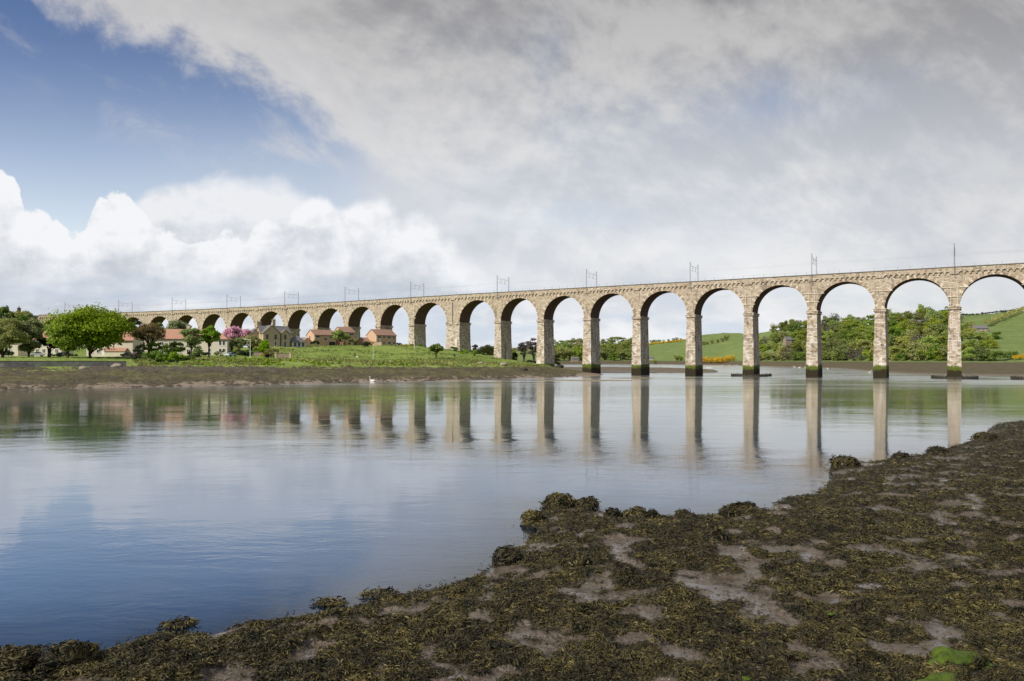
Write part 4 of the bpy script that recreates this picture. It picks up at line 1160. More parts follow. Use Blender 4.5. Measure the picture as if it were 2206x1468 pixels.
house('cream_house', 'cream house glimpsed beneath the olive trees at the left edge', -40, 766, 262, 3, 12.5, 8.0, 4.6, 7.2, 'render', 'tile_red',
    [('f', 1.0 + 2.6 * k, 0.8, 1.2, 1.4, 0.0, 1) for k in range(4)], group='cream rendered riverside houses')
# beyond the bridge
house('stone_cottage', 'grey stone cottage with slate roof standing alone on the green hillside at right', 2099, 719, 600, -8, 10.6, 6.5, 4.2, 6.6, 'gateway', 'slate',
    [('f', 1.2, 2.4, 1.0, 1.1), ('f', 4.6, 2.4, 1.0, 1.1), ('f', 7.8, 2.4, 1.0, 1.1), ('f', 1.2, 0.4, 1.2, 1.3), ('f', 7.8, 0.4, 1.2, 1.3)], cat='cottage', chim=[(0.1, 2.8, 0.8, 0.8, 5.8, 7.9, 'gateway'), (9.7, 2.8, 0.8, 0.8, 5.8, 7.9, 'gateway')], doors=[(5.0, 0, 1.0, 2.0, 'black')])
house('white_cottage', 'tiny white cottage with grey roof on the far bank between two piers', 1394, 777.0, 1079, 12, 11.0, 6.0, 3.4, 5.8, 'white', 'slate', [('f', 1.5, 1.0, 1.2, 1.0), ('f', 5.5, 1.0, 1.2, 1.0)], cat='cottage')
house('ruined_lodge', 'small weathered stone house half lost among the trees of the steep wood', 1693, 741, 715, 10, 6.5, 5.0, 4.0, 6.8, 'gateway', 'slate', [('f', 1.0, 2.2, 0.9, 1.2), ('f', 4.0, 2.2, 0.9, 1.2)], cat='stone house', axis='u')
house('boathouse', 'low pale stone shed on the far shore left of the first river pier', 1231, 777, 960, 5, 9.5, 5.0, 2.6, 4.6, 'gateway', 'slate', [('f', 2.0, 0.8, 1.2, 1.0)], cat='shed')

# ------------------------------------------------------------------ walls, lamps, posts, cars
def strip_wall(name, label, pts, h, th, mat, cat='wall', zf=None, caps=False):
    root = empty(name, (pts[0][0], pts[0][1], 0)); tag(root, label, cat)
    mb = MB(); o0 = Vector((pts[0][0], pts[0][1], 0))
    cp = MB()
    for (a, b) in zip(pts, pts[1:]):
        a2, b2 = Vector(a), Vector(b); d = (b2.xy - a2.xy).normalized(); nn = Vector((-d.y, d.x))
        def f(s, w, z, A=a2, B=b2, d=d, nn=nn):
            q = A.xy + d * s + nn * w - o0.xy; return Vector((q.x, q.y, z))
        L_ = (b2.xy - a2.xy).length; z0 = min(a2.z, b2.z)
        mb.box(f, 0, L_, 0, th, z0 - 1.5, z0 + h)
        cp.box(f, -0.02, L_ + 0.02, -0.08, th + 0.08, z0 + h, z0 + h + 0.14)
    mb.build('masonry', M[mat], root); cp.build('coping', M['coping'], root)
    return root
M['seawall'] = plain('weathered_sea_wall', (0.36, 0.335, 0.30), 0.9, 0.15, var=0.85, scale=0.9)
pts = []
for px in np.linspace(-1200, 272, 40):
    Yk, zk = LBP.col(px); Yw = Yk[3] - 0.3; pts.append(((px - 1103) * Yw / 1600, Yw, zk[3]))
strip_wall('sea_wall', 'long low weathered grey sea wall below the lawn on the left bank', pts, 1.35, 0.8, 'seawall')
def lwall(name, label, px0, px1, Z, h, mat, pillars=(), py=773):
    a = at(px0, py, Z); b = at(px1, py, Z); za = LBP.h(a.x, a.y)
    r = strip_wall(name, label, [(a.x, a.y, za), (b.x, b.y, za)], h, 0.4, mat)
    for q in pillars:
        c = at(q, py, Z) - Vector((a.x, a.y, 0)); mb = MB(); f = lambda s, w, z, c=c: Vector((c.x + s, c.y + w, z))
        mb.box(f, -0.35, 0.35, -0.15, 0.55, za - 1, za + h + 0.3); mb.box(f, -0.5, 0.5, -0.3, 0.7, za + h + 0.3, za + h + 0.5)
        mb.build('pillar', M['sandstone'], r)
lwall('stone_wall', 'short brown stone wall between two pale gate pillars beside the grass field', 595, 624, 262, 1.45, 'gateway', (594, 625))
lwall('stone_wall', 'brown stone garden wall right of the dark clipped hedge', 546, 566, 264, 1.1, 'gateway')
lwall('stone_wall', 'low garden wall behind the pale blue parked car', 455, 490, 264, 0.7, 'gateway')
lwall('garden_fence', 'red brown boundary wall in front of the rightmost brick house', 798, 822, 338, 1.5, 'brick')
def pole(name, label, px, Z, h, r, cat, lamp=0, group=None, mat='white'):
    p = at(px, 770, Z); z = LBP.h(p.x, p.y); root = empty(name, (p.x, p.y, z)); tag(root, label, cat, group)
    mb = MB(); mb.tube([(0, 0, -0.5), (0, 0, h * .3), (0, 0, h)], [r * 1.3, r, r * 0.7], 8); mb.build('pole', M[mat], root)
    if lamp:
        mb = MB(); mb.tube([(0, 0, h - 0.1), (-0.4 * lamp, 0, h + 0.25), (-1.2, 0, h + 0.35)], 0.06, 6); mb.build('arm', M[mat], root)
        mb = MB(); mb.ell((-1.6, 0, h + 0.36), (0.55, 0.2, 0.14), 10, 6); mb.build('lamp_head', M['white'], root, smooth=True)
pole('street_lamp', 'white street lamp beside the dark hedge in front of the stone villa', 539, 256, 5.9, 0.10, 'street lamp', 1)
pole('field_post', 'tall thin white post in the field right of the walker', 804, 285, 5.7, 0.065, 'post', group='thin white posts in the grass field')
pole('field_post', 'middle thin white post behind, left of the small field tree', 893, 318, 4.6, 0.06, 'post', group='thin white posts in the grass field')
pole('field_post', 'thin white post just right of the small field tree', 954, 288, 5.6, 0.065, 'post', group='thin white posts in the grass field')
pole('field_post', 'short white post in front of the rightmost brick house', 819, 330, 3.6, 0.06, 'post', group='thin white posts in the grass field')
for px in (62, 71): pole('lawn_post', 'white post on the riverside lawn under the olive trees', px, 236, 2.4, 0.09, 'post', group='white posts on the left lawn')
pole('street_lamp', 'thin grey lamp standing between the olive and purple trees at left', 72, 250, 6.0, 0.07, 'street lamp', 1, mat='steel')
# dark hill chimneys
for px, py in ((15, 662), (41, 665)):
    p = at(px, py, 466); root = empty('hilltop_chimney', p)
    tag(root, 'dark chimney stack poking above the hilltop trees, %s' % ('nearest the left edge' if px < 20 else 'the right one of two'), 'chimney')
    mb = MB(); mb.box(WF, -0.7, 0.7, -0.7, 0.7, -9, 0.0); mb.box(WF, -0.9, 0.9, -0.9, 0.9, 0, 0.3); mb.build('stack', M['timber_dark'], root)
    mb = MB(); mb.tube([(0, 0, 0.3), (0, 0, 1.2)], 0.35, 8); mb.build('chimney_pot', M['timber_dark'], root)

def car_mesh(name, label, px, Z, rz, col, kind='hatch'):
    p = at(px, 770, Z); z = LBP.h(p.x, p.y) + 0.05
    root = empty(name, (p.x, p.y, z), rz); tag(root, label, 'car', 'cars parked along the riverside road')
    m = plain('car_paint_%s' % px, col, 0.3, 0.6, var=0.03)
    Lc, W = 4.1, 1.68
    body = [(-2.05, .35), (-2.05, .75), (-1.95, .95), (-1.0, 1.02), (1.7, 1.0), (2.02, .85), (2.08, .6), (2.05, .32)]
    top = [(-1.05, 1.02), (-0.45, 1.42), (0.9, 1.46), (1.65, 1.02)]
    mb = MB()
    def prism(mb, prof, w0, w1):
        k = len(prof)
        A = [Vector((x, -w0 / 2, zz)) for x, zz in prof]; B = [Vector((x, w0 / 2, zz)) for x, zz in prof]
        mb.face(A[::-1]); mb.face(B)
        for i in range(k): j = (i + 1) % k; mb.face([A[i], A[j], B[j], B[i]])
    prism(mb, body, W, W)
    b = mb.build('body', m, root, merge=True)
    bv = b.modifiers.new('soft', 'BEVEL'); bv.width = 0.09; bv.segments = 2
    mb = MB(); prism(mb, [(x, zz) for x, zz in top], W * 0.86, W * .86); w = mb.build('cabin_glass', M['glass'], root, merge=True)
    mb = MB(); prism(mb, [(-0.50, 1.40), (-0.45, 1.47), (0.9, 1.51), (1.0, 1.42)], W * 0.84, W * .8); mb.build('roof_panel', m, root, merge=True)
    for x in (-1.3, 1.3):
        for s in (-1, 1):
            mb = MB(); mb.tube([(x, s * (W / 2 - .2), 0.31), (x, s * (W / 2 + 0.01), 0.31)], 0.31, 14); t = mb.build('wheel', M['rubber'], root)
            mb = MB(); mb.tube([(x, s * (W / 2 + .01), 0.31), (x, s * (W / 2 + 0.03), 0.31)], 0.19, 10); mb.build('rim', M['steel'], t)
    for s in (-1, 1):
        mb = MB(); mb.ell((-2.03, s * 0.58, 0.72), (0.06, 0.17, 0.10), 8, 6); mb.build('headlight', M['white'], root, smooth=True)
    return root
car_mesh('parked_car', 'pale blue car parked left of the dark hedge below the pink cherry tree', 497, 256, R(75), (0.34, 0.42, 0.50))
car_mesh('parked_car', 'silver car parked in front of the purple tree at left', 80, 246, R(20), (0.50, 0.52, 0.54))
car_mesh('parked_car', 'dark grey car parked at the corner of the blank cream wall', 274, 249, R(10), (0.05, 0.055, 0.06))
car_mesh('parked_car', 'dark red car parked behind the bushes beside the blank cream wall', 293, 254, R(80), (0.10, 0.02, 0.03))
car_mesh('parked_car', 'grey car in the shade beneath the big bright green tree', 136, 247, R(15), (0.16, 0.17, 0.18))

# walker and dog in the field
def skin_ok(name, chain, mat, parent=None, sub=1):
    me = bpy.data.meshes.new(name)
    bm = bmesh.new(); ly = bm.verts.layers.skin.verify()
    vs = []
    for c in chain:
        v = bm.verts.new(c[1]); r = c[2]; v[ly].radius = (r, r) if not hasattr(r, '__len__') else r; vs.append(v)
    vs[0][ly].use_root = True
    for i, c in enumerate(chain):
        if c[0] is not None: bm.edges.new((vs[c[0]], vs[i]))
    bm.to_mesh(me); bm.free(); me.materials.append(mat)
    o = link(name, me, parent)
    o.modifiers.new('skin', 'SKIN'); sb = o.modifiers.new('sub', 'SUBSURF'); sb.levels = sub; sb.render_levels = sub
    return o
M['skin'] = plain('skin', (0.45, 0.28, 0.20), 0.6, 0.3)
M['dark_cloth'] = plain('dark_clothes', (0.015, 0.018, 0.028), 0.9, 0.1)
p = at(764.5, 773, 288); z = LBP.h(p.x, p.y)
person = empty('person', (p.x, p.y, z)); tag(person, 'person in dark coat and trousers walking across the grass field ahead of a white dog', 'person')
body = skin_ok('body', [(None, (0, 0, .92), .16), (0, (0, 0, 1.15), .15), (1, (0, 0, 1.40), (.13, .19)), (2, (0, 0, 1.50), .06), (3, (0.02, 0, 1.60), .09), (4, (0.02, 0, 1.72), .09),
    (2, (0, .19, 1.38), .065), (6, (0.06, .25, 1.12), .05), (7, (0.20, .24, .92), .04), (2, (0, -.19, 1.38), .065), (9, (-.08, -.25, 1.12), .05), (10, (-.05, -.26, .88), .04),
    (0, (0.02, .10, .85), .11), (12, (.16, .10, .48), .08), (13, (.22, .10, .08), .05), (14, (.34, .10, .04), .045),
    (0, (-.02, -.10, .85), .11), (16, (-.10, -.10, .48), .08), (17, (-.30, -.10, .12), .05), (18, (-.22, -.10, .04), .045)], M['skin'], person)
mb = MB(); mb.tube([(0, 0, .60), (0, 0, .95), (0, 0, 1.2), (0, 0, 1.42), (0, 0, 1.5)], [.25, .22, .22, .23, .1], 12); mb.build('coat', M['dark_cloth'], person, smooth=True)
for s, pts_ in ((1, [(0.02, .10, .85), (.16, .10, .48), (.22, .10, .09)]), (-1, [(-.02, -.10, .85), (-.10, -.10, .48), (-.30, -.10, .13)])):
    mb = MB(); mb.tube(pts_, [.14, .11, .08], 8); mb.build('trouser_leg', M['dark_cloth'], person, smooth=True)
for pts_ in ([(0, .19, 1.40), (.06, .25, 1.12), (.18, .24, .95)], [(0, -.19, 1.40), (-.08, -.25, 1.12), (-.05, -.26, .92)]):
    mb = MB(); mb.tube(pts_, [.09, .075, .06], 8); mb.build('sleeve', M['dark_cloth'], person, smooth=True)
mb = MB(); mb.ell((0.0, 0, 1.74), (.11, .10, .10), 10, 6); mb.build('hair', M['bark'], person, smooth=True)
p = at(769.3, 774, 285); z = LBP.h(p.x, p.y); 
def dogb(p, z, name, lab, mat):
    r = empty(name, (p.x, p.y, z), 0); tag(r, lab, 'dog')
    skin_ok('body', [(None, (-.28, 0, .46), .12), (0, (0, 0, .45), .12), (1, (.26, 0, .47), .145), (2, (.42, 0, .60), .085), (3, (.50, 0, .70), .085), (4, (.64, 0, .67), .045),
        (0, (-.42, 0, .55), .035), (6, (-.56, 0, .66), .025), (0, (-.30, .08, .32), .07), (8, (-.38, .08, .18), .04), (9, (-.33, .08, .03), .035), (0, (-.30, -.08, .32), .07), (11, (-.38, -.08, .18), .04), (12, (-.33, -.08, .03), .035),
        (2, (.28, .08, .30), .05), (14, (.27, .08, .03), .033), (2, (.28, -.08, .30), .05), (16, (.27, -.08, .03), .033)], mat, r)
    for s in (1, -1):
        mb = MB(); mb.tube([(.47, s * .06, .76), (.46, s * .09, .84)], [.035, .01], 5); mb.build('ear', mat, r)
dogb(p, z, 'dog', 'small white dog following the walker in the grass field', M['white'])
p = at(992, 773, 298); z = LBP.h(p.x, p.y)
dogb(p, z, 'dog', 'black and white dog in the grass right of the blue litter bin', M['black'])
p = at(979, 771, 300); z = LBP.h(p.x, p.y)
b = empty('litter_bin', (p.x, p.y, z)); tag(b, 'dark blue litter bin standing in the grass below the stop pier bushes', 'litter bin')
M['bin'] = plain('blue_bin', (0.02, 0.05, 0.075), 0.5, 0.4)
mb = MB(); mb.tube([(0, 0, -.2), (0, 0, 1.0)], [0.32, 0.36], 12); mb.build('bin_body', M['bin'], b)
mb = MB(); mb.tube([(0, 0, 1.0), (0, 0, 1.12), (0, 0, 1.25)], [0.4, 0.36, 0.15], 12); mb.build('lid', M['bin'], b)

# swans
def swan(name, label, P, rz, sc=1.0, group=None):
    r = empty(name, P, rz); tag(r, label, 'swan', group)
    mb = MB()
    mb.ell((0, 0, 0.16), (0.52, 0.23, 0.24), 14, 8, fn=lambda q: Vector((q.x, q.y * (1 - 0.25 * q.x), q.z + (0.16 * max(0, -q.x - .15)))))
    mb.tube([(.36, 0, .22), (.52, 0, .36), (.50, 0, .58), (.44, 0, .76), (.50, 0, .90), (.60, 0, .90)], [.11, .075, .055, .05, .055, .05], 8)
    mb.ell((.57, 0, .90), (.095, .06, .06), 8, 6)
    o = mb.build('swan_body', M['white'], r, smooth=True)
    mb = MB(); mb.tube([(.64, 0, .89), (.77, 0, .84)], [.03, .012], 6); mb.build('bill', M['strap'], r)
    r.scale = (sc,) * 3
    return r
g = ground(803, 823.0); swan('swan', 'white swan floating close to the muddy north shore below the brick houses', (g.x, g.y, 0), R(175), 1.5)
sw = None
spots = [(1524, 793.5), (1529, 794), (1534, 793.6), (1556, 789), (1571, 788.5), (1583, 788), (1588, 788.6), (1697, 791), (1712, 792), (1722, 793), (1735, 792.6), (1745, 794), (1783, 796), (1874, 804), (1345, 783.7), (1330, 783.9)]
first = None
for k, (x, y) in enumerate(spots):
    g = ground(x, y); lab = 'small white water bird afloat far beyond the viaduct piers'
    if first is None:
        first = swan('water_bird', lab, (g.x, g.y, 0), R(160), 1.5, 'white birds on the far water'); first['category'] = 'bird'
    else:
        c = first.copy(); C.objects.link(c); c.location = (g.x, g.y, 0); c.rotation_euler.z = random.random() * 6
        for ch in first.children: d = ch.copy(); C.objects.link(d); d.parent = c
# stone blocks beneath the piers and shore lumps
def boulder_mesh(seed, sub=3, amp=0.25):
    bm = bmesh.new(); bmesh.ops.create_icosphere(bm, subdivisions=sub, radius=1.0)
    for v in bm.verts:
        q = v.co.normalized(); f = 1 + amp * mnoise.fractal(q * 1.3 + Vector((seed, 0, 0)), 1.0, 2.0, 4)
        v.co = q * f
    me = bpy.data.meshes.new('rock'); bm.to_mesh(me); bm.free()
    me.polygons.foreach_set('use_smooth', np.ones(len(me.polygons), dtype=bool)); return me
M['rock'] = plain('weedy_rock', (0.030, 0.026, 0.013), 0.7, 0.4, var=0.6, scale=6, bump=0.05)
M['rubble'] = plain('pale_rubble', (0.30, 0.25, 0.20), 0.9, 0.2, var=0.5, scale=1)
for k, (px, py, Z, s, lab) in enumerate([(254, 788, 196, 1.3, 'pale broken masonry block at the end of the sea wall'), (246, 791, 194, 0.9, 'small pale stone lying left of the broken sea wall end'), (180, 797, 184, 1.1, 'white flat stone on the dark mud below the sea wall'),
      (1205, 784, 305, 2.0, 'dark squared block at the foot of the second river pier'), (1130, 793, 262, 1.3, 'dark green weedy block on the mud in front of the piers'), (1035, 783, 270, 1.3, 'pinkish rubble lump at the grass edge in front of the piers'), (1085, 782, 274, 1.6, 'grey rubble pile at the grass edge between two piers'),
      (1141, 769, 335, 1.8, 'dark boulder behind the pier beside the bare trees'), (1151, 771, 335, 1.6, 'small dark boulder right of another behind the pier')]):
    X = (px - 1103) * Z / 1600; z = LBP.h(X, Z)
    o = link('stone_block', boulder_mesh(k * 3.1, 2), None); o.data.materials.append(M['rubble'] if k in (0, 1, 2, 5, 6) else M['rock'])
    o.location = (X, Z, z + 0.25 * s); o.scale = (s, s * 0.7, s * 0.5); tag(o, lab, 'rock')

# ------------------------------------------------------------------ trees
def leaf_cloud(centers, radii, n, size, rng, squash=0.85, flat=0.0, tint_lo=0.0, core=0.55):
    """n leaf-sprig quads spread over several lobes; returns V, F, tint"""
    centers = np.asarray(centers, float); radii = np.asarray(radii, float)
    w = radii ** 2; idx = rng.choice(len(centers), n, p=w / w.sum())
    d = rng.normal(size=(n, 3)); d /= np.linalg.norm(d, axis=1)[:, None]
    d[:, 2] = np.where(d[:, 2] < -0.35, -d[:, 2] * 0.6, d[:, 2])
    rr = radii[idx] * (core + (1 - core) * rng.random(n) ** 0.5) * (1 + 0.16 * rng.normal(size=n))
    sq = np.array([1, 1, squash])
    P = centers[idx] + d * rr[:, None] * sq
    nrm = d + rng.normal(size=(n, 3)) * 0.75 + np.array([0, 0, 0.25]); nrm /= np.linalg.norm(nrm, axis=1)[:, None]
    a = np.cross(nrm, rng.normal(size=(n, 3))); a /= np.linalg.norm(a, axis=1)[:, None]
    b = np.cross(nrm, a)
    s = size * (0.55 + 0.9 * rng.random(n))[:, None]
    V = np.stack([P - a * s * 0.5, P + b * s * 0.36, P + a * s * 0.5, P - b * s * 0.36], 1).reshape(-1, 3)
    F_ = np.arange(n * 4).reshape(n, 4)
    lobe_t = rng.random(len(centers))
    t = np.clip(0.35 * lobe_t[idx] + 0.65 * rng.random(n), 0, 1)
    return V, F_, np.repeat(t, 4)
def lobes_in(rng, w, dpt, z0, z1, n, shape='round'):
    C_ = []; R_ = []
    zc = (z0 + z1) / 2; hz = (z1 - z0) / 2
    k = 0
    while len(C_) < n and k < 4000:
        k += 1
        q = rng.uniform(-1, 1, 3)
        r = np.linalg.norm(q)
        if r > 1: continue
        if shape == 'cone' and np.hypot(q[0], q[1]) > (1 - q[2]) * 0.55: continue
        if shape == 'dome' and q[2] < -0.55 and r < .9: continue
        if shape == 'vase' and np.hypot(q[0], q[1]) > 0.45 + 0.6 * (q[2] + 1) / 2: continue
        if r < 0.35 and rng.random() < 0.7: continue
        lr = 0.30 * (0.75 + 0.6 * rng.random())
        q = q * 0.82
        C_.append([q[0] * w / 2, q[1] * dpt / 2, zc + q[2] * hz]); R_.append(lr * (w / 2 * 0.6 + hz * 0.4))
    return np.array(C_), np.array(R_)
def tree_mesh_parts(rng, w, h, zlow, nleaf, size, shape='round', nl=16, trunk_r=None, dens_core=0.5, stems=1, lean=0.0):
    C_, R_ = lobes_in(rng, w, w * 0.9, zlow, h, nl, shape)
    C_[:, 0] += lean * (C_[:, 2] / h)
    V, F_, t = leaf_cloud(C_, R_, nleaf, size, rng, core=dens_core)
    mb = MB()
    tr = trunk_r or w * 0.035
    for s in range(stems):
        bx = (s - (stems - 1) / 2) * tr * 2.5
        top = Vector((lean * 0.6 + bx * 2, 0, zlow + (h - zlow) * 0.45))
        p = [Vector((bx, 0, -0.8)), Vector((bx, 0, 0)), Vector((bx + lean * 0.1, 0.05 * w * (rng.random() - .5), zlow * 0.7)), top]
        mb.tube(p, [tr * 1.35, tr * 1.1, tr * 0.85, tr * 0.4], 7)
    order = np.argsort(-R_)[:10]
    for k in order:
        c = Vector(C_[k]); st = Vector((lean * 0.2, 0, zlow * (0.65 + 0.25 * rng.random())))
        mid = st.lerp(c, 0.5) + Vector((rng.normal() * .03 * w, rng.normal() * .03 * w, 0.05 * h))
        mb.tube([st, mid, c], [tr * 0.5, tr * 0.32, tr * 0.10], 5)
    return (V, F_, t), mb
def leaf_obj(name, V, F_, t, mat, parent=None):
    o = np_mesh(name, V, F_, mat, parent, attrs={'tint': t}); return o
def tree(name, label, cat, x0, x1, ytop, Z, leaf, shape='round', zlow=0.28, dens=1.0, size=0.55, nl=18, group=None, stems=1, lean=0.0, prof=None, zbase=None, core=0.5, trunk_r=None, seed=None, extra=None):
    prof = prof or LBP
    rng = np.random.default_rng(seed if seed is not None else int(abs(x0 * 7 + x1 * 13 + Z)))
    px = (x0 + x1) / 2; X = (px - 1103) * Z / 1600
    zb = prof.h(X, Z) if zbase is None else zbase
    w = (x1 - x0) * Z / 1600; h = CAM_H + (776 - ytop) * Z / 1600 - zb
    nl = int(nl * 1.5)
    root = empty(name, (X, Z, zb)); tag(root, label, cat, group)
    area = w * h
    n = int(min(26000, max(600, area * 80 * dens * (0.5 / size) ** 1.2)))
    (V, F_, t), mb = tree_mesh_parts(rng, w, h, h * zlow, n, size, shape, nl, trunk_r, core, stems, lean)
    cr = leaf_obj('crown', V, F_, t, L[leaf], root)
    if extra:
        V2, F2, t2 = V.copy(), F_, t
        sel = rng.random(len(F_)) < 0.25
        leaf_obj('blossom', V.reshape(-1, 4, 3)[sel].reshape(-1, 3) + np.array([0, 0, .1]), np.arange(sel.sum() * 4).reshape(-1, 4), np.repeat(rng.random(sel.sum()), 4), L[extra], cr)
    mb.build('trunk', M['bark'], root)
    return root
def bush(name, label, x0, x1, ytop, Z, leaf, cat='bush', dens=1.0, size=0.45, nl=9, prof=None, group=None, zbase=None, shape='dome', sink=0.1):
    prof = prof or LBP
    rng = np.random.default_rng(int(abs(x0 * 5 + x1 * 11 + Z)))
    px = (x0 + x1) / 2; X = (px - 1103) * Z / 1600; zb = prof.h(X, Z) if zbase is None else zbase
    w = (x1 - x0) * Z / 1600; h = max(0.8, CAM_H + (776 - ytop) * Z / 1600 - zb)
    n = int(min(9000, max(260, w * h * 60 * dens * (0.45 / size) ** 1.2)))
    C_, R_ = lobes_in(rng, w, min(w, 6) * 0.8, -h * sink, h, nl, shape)
    R_ = np.minimum(R_, h * 0.45)
    V, F_, t = leaf_cloud(C_, R_, n, size, rng, core=0.4)
    V[:, 2] = np.maximum(V[:, 2], -0.1)
    o = leaf_obj(name, V, F_, t, L[leaf]); o.location = (X, Z, zb); tag(o, label, cat, group)
    return o
# left bank, from the left edge
T = tree
L['straw'] = mat_leaf('pale_grass', (0.17, 0.22, 0.045), (0.34, 0.36, 0.12), 0.2, 0.3)
T('broadleaf_tree', 'olive green willowy tree at the left edge of the lawn', 'tree', -42, 54, 684, 226, 'olive', 'round', .03, 1.3, .5, 22)
T('broadleaf_tree', 'greyish green rounded tree second from the left edge of the lawn', 'tree', 30, 94, 687, 232, 'grey', 'round', .03, 1.3, .5, 20)
T('plum_tree', 'dark purple leaved tree between the olive trees and the big bright tree', 'tree', 84, 128, 722, 236, 'purple', 'dome', .25, 1.2, .45, 12, stems=2)
T('sycamore_tree', 'huge bright yellow green dome shaped tree spreading over the left lawn', 'tree', 110, 280, 662, 232, 'bright', 'round', .10, 1.25, .62, 96, trunk_r=.42)
T('sycamore_tree', 'smaller bright green tree filling the left skirt of the huge dome shaped tree', 'tree', 102, 190, 684, 227, 'bright', 'dome', .16, 1.15, .62, 40, trunk_r=.36)
T('sycamore_tree', 'low bright young tree under the left side of the huge dome shaped tree', 'tree', 128, 165, 738, 226, 'bright', 'dome', .3, 1.1, .5, 12)
T('broadleaf_tree', 'dark green tree behind, between the huge bright tree and the bronze tree', 'tree', 270, 312, 690, 330, 'dark', 'round', .1, 1.2, .6, 14)
T('bronze_tree', 'bronze brown tree with pale trunk in front of the long cream house', 'tree', 286, 362, 697, 246, 'brown', 'dome', .40, .75, .42, 26, stems=2, core=.35)
T('young_tree', 'light green sapling low beside the trunk of the bronze tree', 'tree', 316, 350, 732, 240, 'mid', 'round', .25, .7, .4, 12)
T('blossom_tree', 'pale cream blossoming tree rising behind the red roof of the long cream house', 'tree', 352, 418, 690, 330, 'cream', 'dome', .3, 1.0, .6, 18)
T('broadleaf_tree', 'green tree behind the bronze tree under the second clear arch', 'tree', 330, 366, 694, 345, 'mid', 'round', .2, 1.0, .6, 12)
T('broadleaf_tree', 'mid green airy tree left of the lime coloured tree', 'tree', 388, 436, 706, 240, 'grey', 'dome', .34, .9, .42, 20)
T('lime_tree', 'vivid lime green round tree in front of the hipped cream house', 'tree', 428, 472, 703, 244, 'lime', 'round', .36, 1.5, .45, 18)
T('cherry_tree', 'pink cherry blossom tree left of the stone villa', 'tree', 480, 546, 704, 282, 'pink', 'dome', .40, 1.2, .5, 22)
T('broadleaf_tree', 'loose brownish green tree between the pink cherry and the stone villa', 'tree', 514, 568, 722, 276, 'olive', 'round', .15, .8, .45, 16)
T('broadleaf_tree', 'grey green shrubby tree below the pink cherry', 'tree', 486, 528, 728, 268, 'grey', 'round', .05, 1.0, .45, 14)
T('conical_tree', 'light green cone shaped tree in front of the stone villa gable', 'tree', 555, 588, 724, 268, 'lime', 'cone', .02, 1.3, .42, 22)
T('garden_tree', 'light green leafy tree in the gardens between the leftmost and middle brick houses', 'tree', 714, 756, 711, 331, 'grey', 'round', .25, 1.1, .5, 16, extra='lime')
T('field_tree', 'small wind shaped hawthorn standing alone in the grass field', 'tree', 921, 958, 742, 286, 'mid', 'dome', .36, 1.2, .42, 16, stems=3, trunk_r=.12, extra='cream')
T('bare_tree', 'bare brown twiggy tree behind the mid pier, left of the pair', 'tree', 1112, 1146, 733, 372, 'twig', 'dome', .3, .40, .45, 16, stems=2, core=.2)
T('bare_tree', 'taller bare brown twiggy tree tucked against the pier, right of the pair', 'tree', 1134, 1166, 726, 366, 'twig', 'dome', .25, .40, .45, 16, stems=2, core=.2)
# hill trees at the far left
for k, (x0, x1, y, Z, lf, lab) in enumerate([(-60, 8, 664, 452, 'olive', 'olive tree on the hilltop at the left edge behind the willowy tree'), (-8, 42, 662, 456, 'mid', 'mid green tree on the hilltop between the two dark chimneys'), (28, 66, 665, 454, 'olive', 'olive brown tree on the hilltop right of the dark chimneys'),
        (50, 80, 673, 452, 'grey', 'grey green tree on the hill just left of the viaduct end'), (-30, 30, 680, 442, 'dark', 'dark evergreen mass low on the hill at the left edge'), (18, 72, 682, 442, 'mid', 'olive bushy tree on the hillside below the viaduct end'), (66, 104, 694, 440, 'olive', 'scrubby tree on the slope beneath the first viaduct arch'),
        (92, 122, 696, 430, 'cream', 'pale scrub tree left of the big bright green tree'), (-120, -40, 660, 456, 'mid', 'tree on the hill outside the left edge')]):
    T('hillside_tree', lab, 'tree', x0, x1, y, Z, lf, 'dome', .06, 1.2, .9, 14)
for k, (x0, x1, y, Z, lf) in enumerate([(272, 300, 700, 425, 'mid'), (385, 410, 699, 410, 'grey'), (415, 440, 708, 415, 'dark')]):
    T('broadleaf_tree', ['mid green treetop showing in the arch right of the big bright tree', 'grey green treetop showing in the arch above the cream blossom', 'dark treetop low in the arch left of the lime tree'][k], 'tree', x0, x1, y, Z, lf, 'round', .1, 1.2, .7, 12)
# bushes
B = bush
B('riverside_bush', 'yellow green spreading bush, largest of the clump on the river bank', 300, 372, 757, 222, 'mid', dens=1.3, nl=16)
B('riverside_bush', 'dark green bush on the river bank left of the largest one', 284, 322, 768, 226, 'dark', dens=1.2)
B('riverside_bush', 'bright green bush in the middle of the river bank clump', 342, 402, 761, 221, 'lime', dens=0.9, nl=14)
B('riverside_bush', 'green bush near the right end of the river bank clump', 385, 432, 766, 223, 'mid', dens=1.2, nl=12)
B('riverside_bush', 'low dark bush hanging over the mud under the river bank clump', 312, 398, 776, 213, 'dark', dens=1.2, nl=14)
B('riverside_bush', 'small dark bush at the right end of the river bank clump', 418, 450, 772, 222, 'olive')
B('garden_bush', 'tall olive bush behind the river bank clump and bronze tree', 340, 388, 738, 238, 'mid', dens=.8, nl=12)
B('hedge', 'dark clipped hedge beside the white street lamp', 512, 548, 756, 262, 'dark', cat='hedge', dens=2.2, size=.3, nl=26)
B('hedge', 'low dark hedge in front of the long cream house', 398, 462, 758, 257, 'dark', cat='hedge', dens=2.0, size=.3, nl=26)
B('hedge', 'low shady hedge behind the lawn under the big bright tree', 96, 180, 761, 246, 'dark', cat='hedge', dens=1.8, size=.3, nl=26)
B('hedge', 'dark hedge behind the lawn at the left edge', -60, 40, 757, 248, 'dark', cat='hedge', dens=1.8, size=.3, nl=26)
B('garden_bush', 'round olive bush between the cone shaped tree and the gate pillars', 570, 602, 748, 264, 'olive', dens=1.6, nl=14)
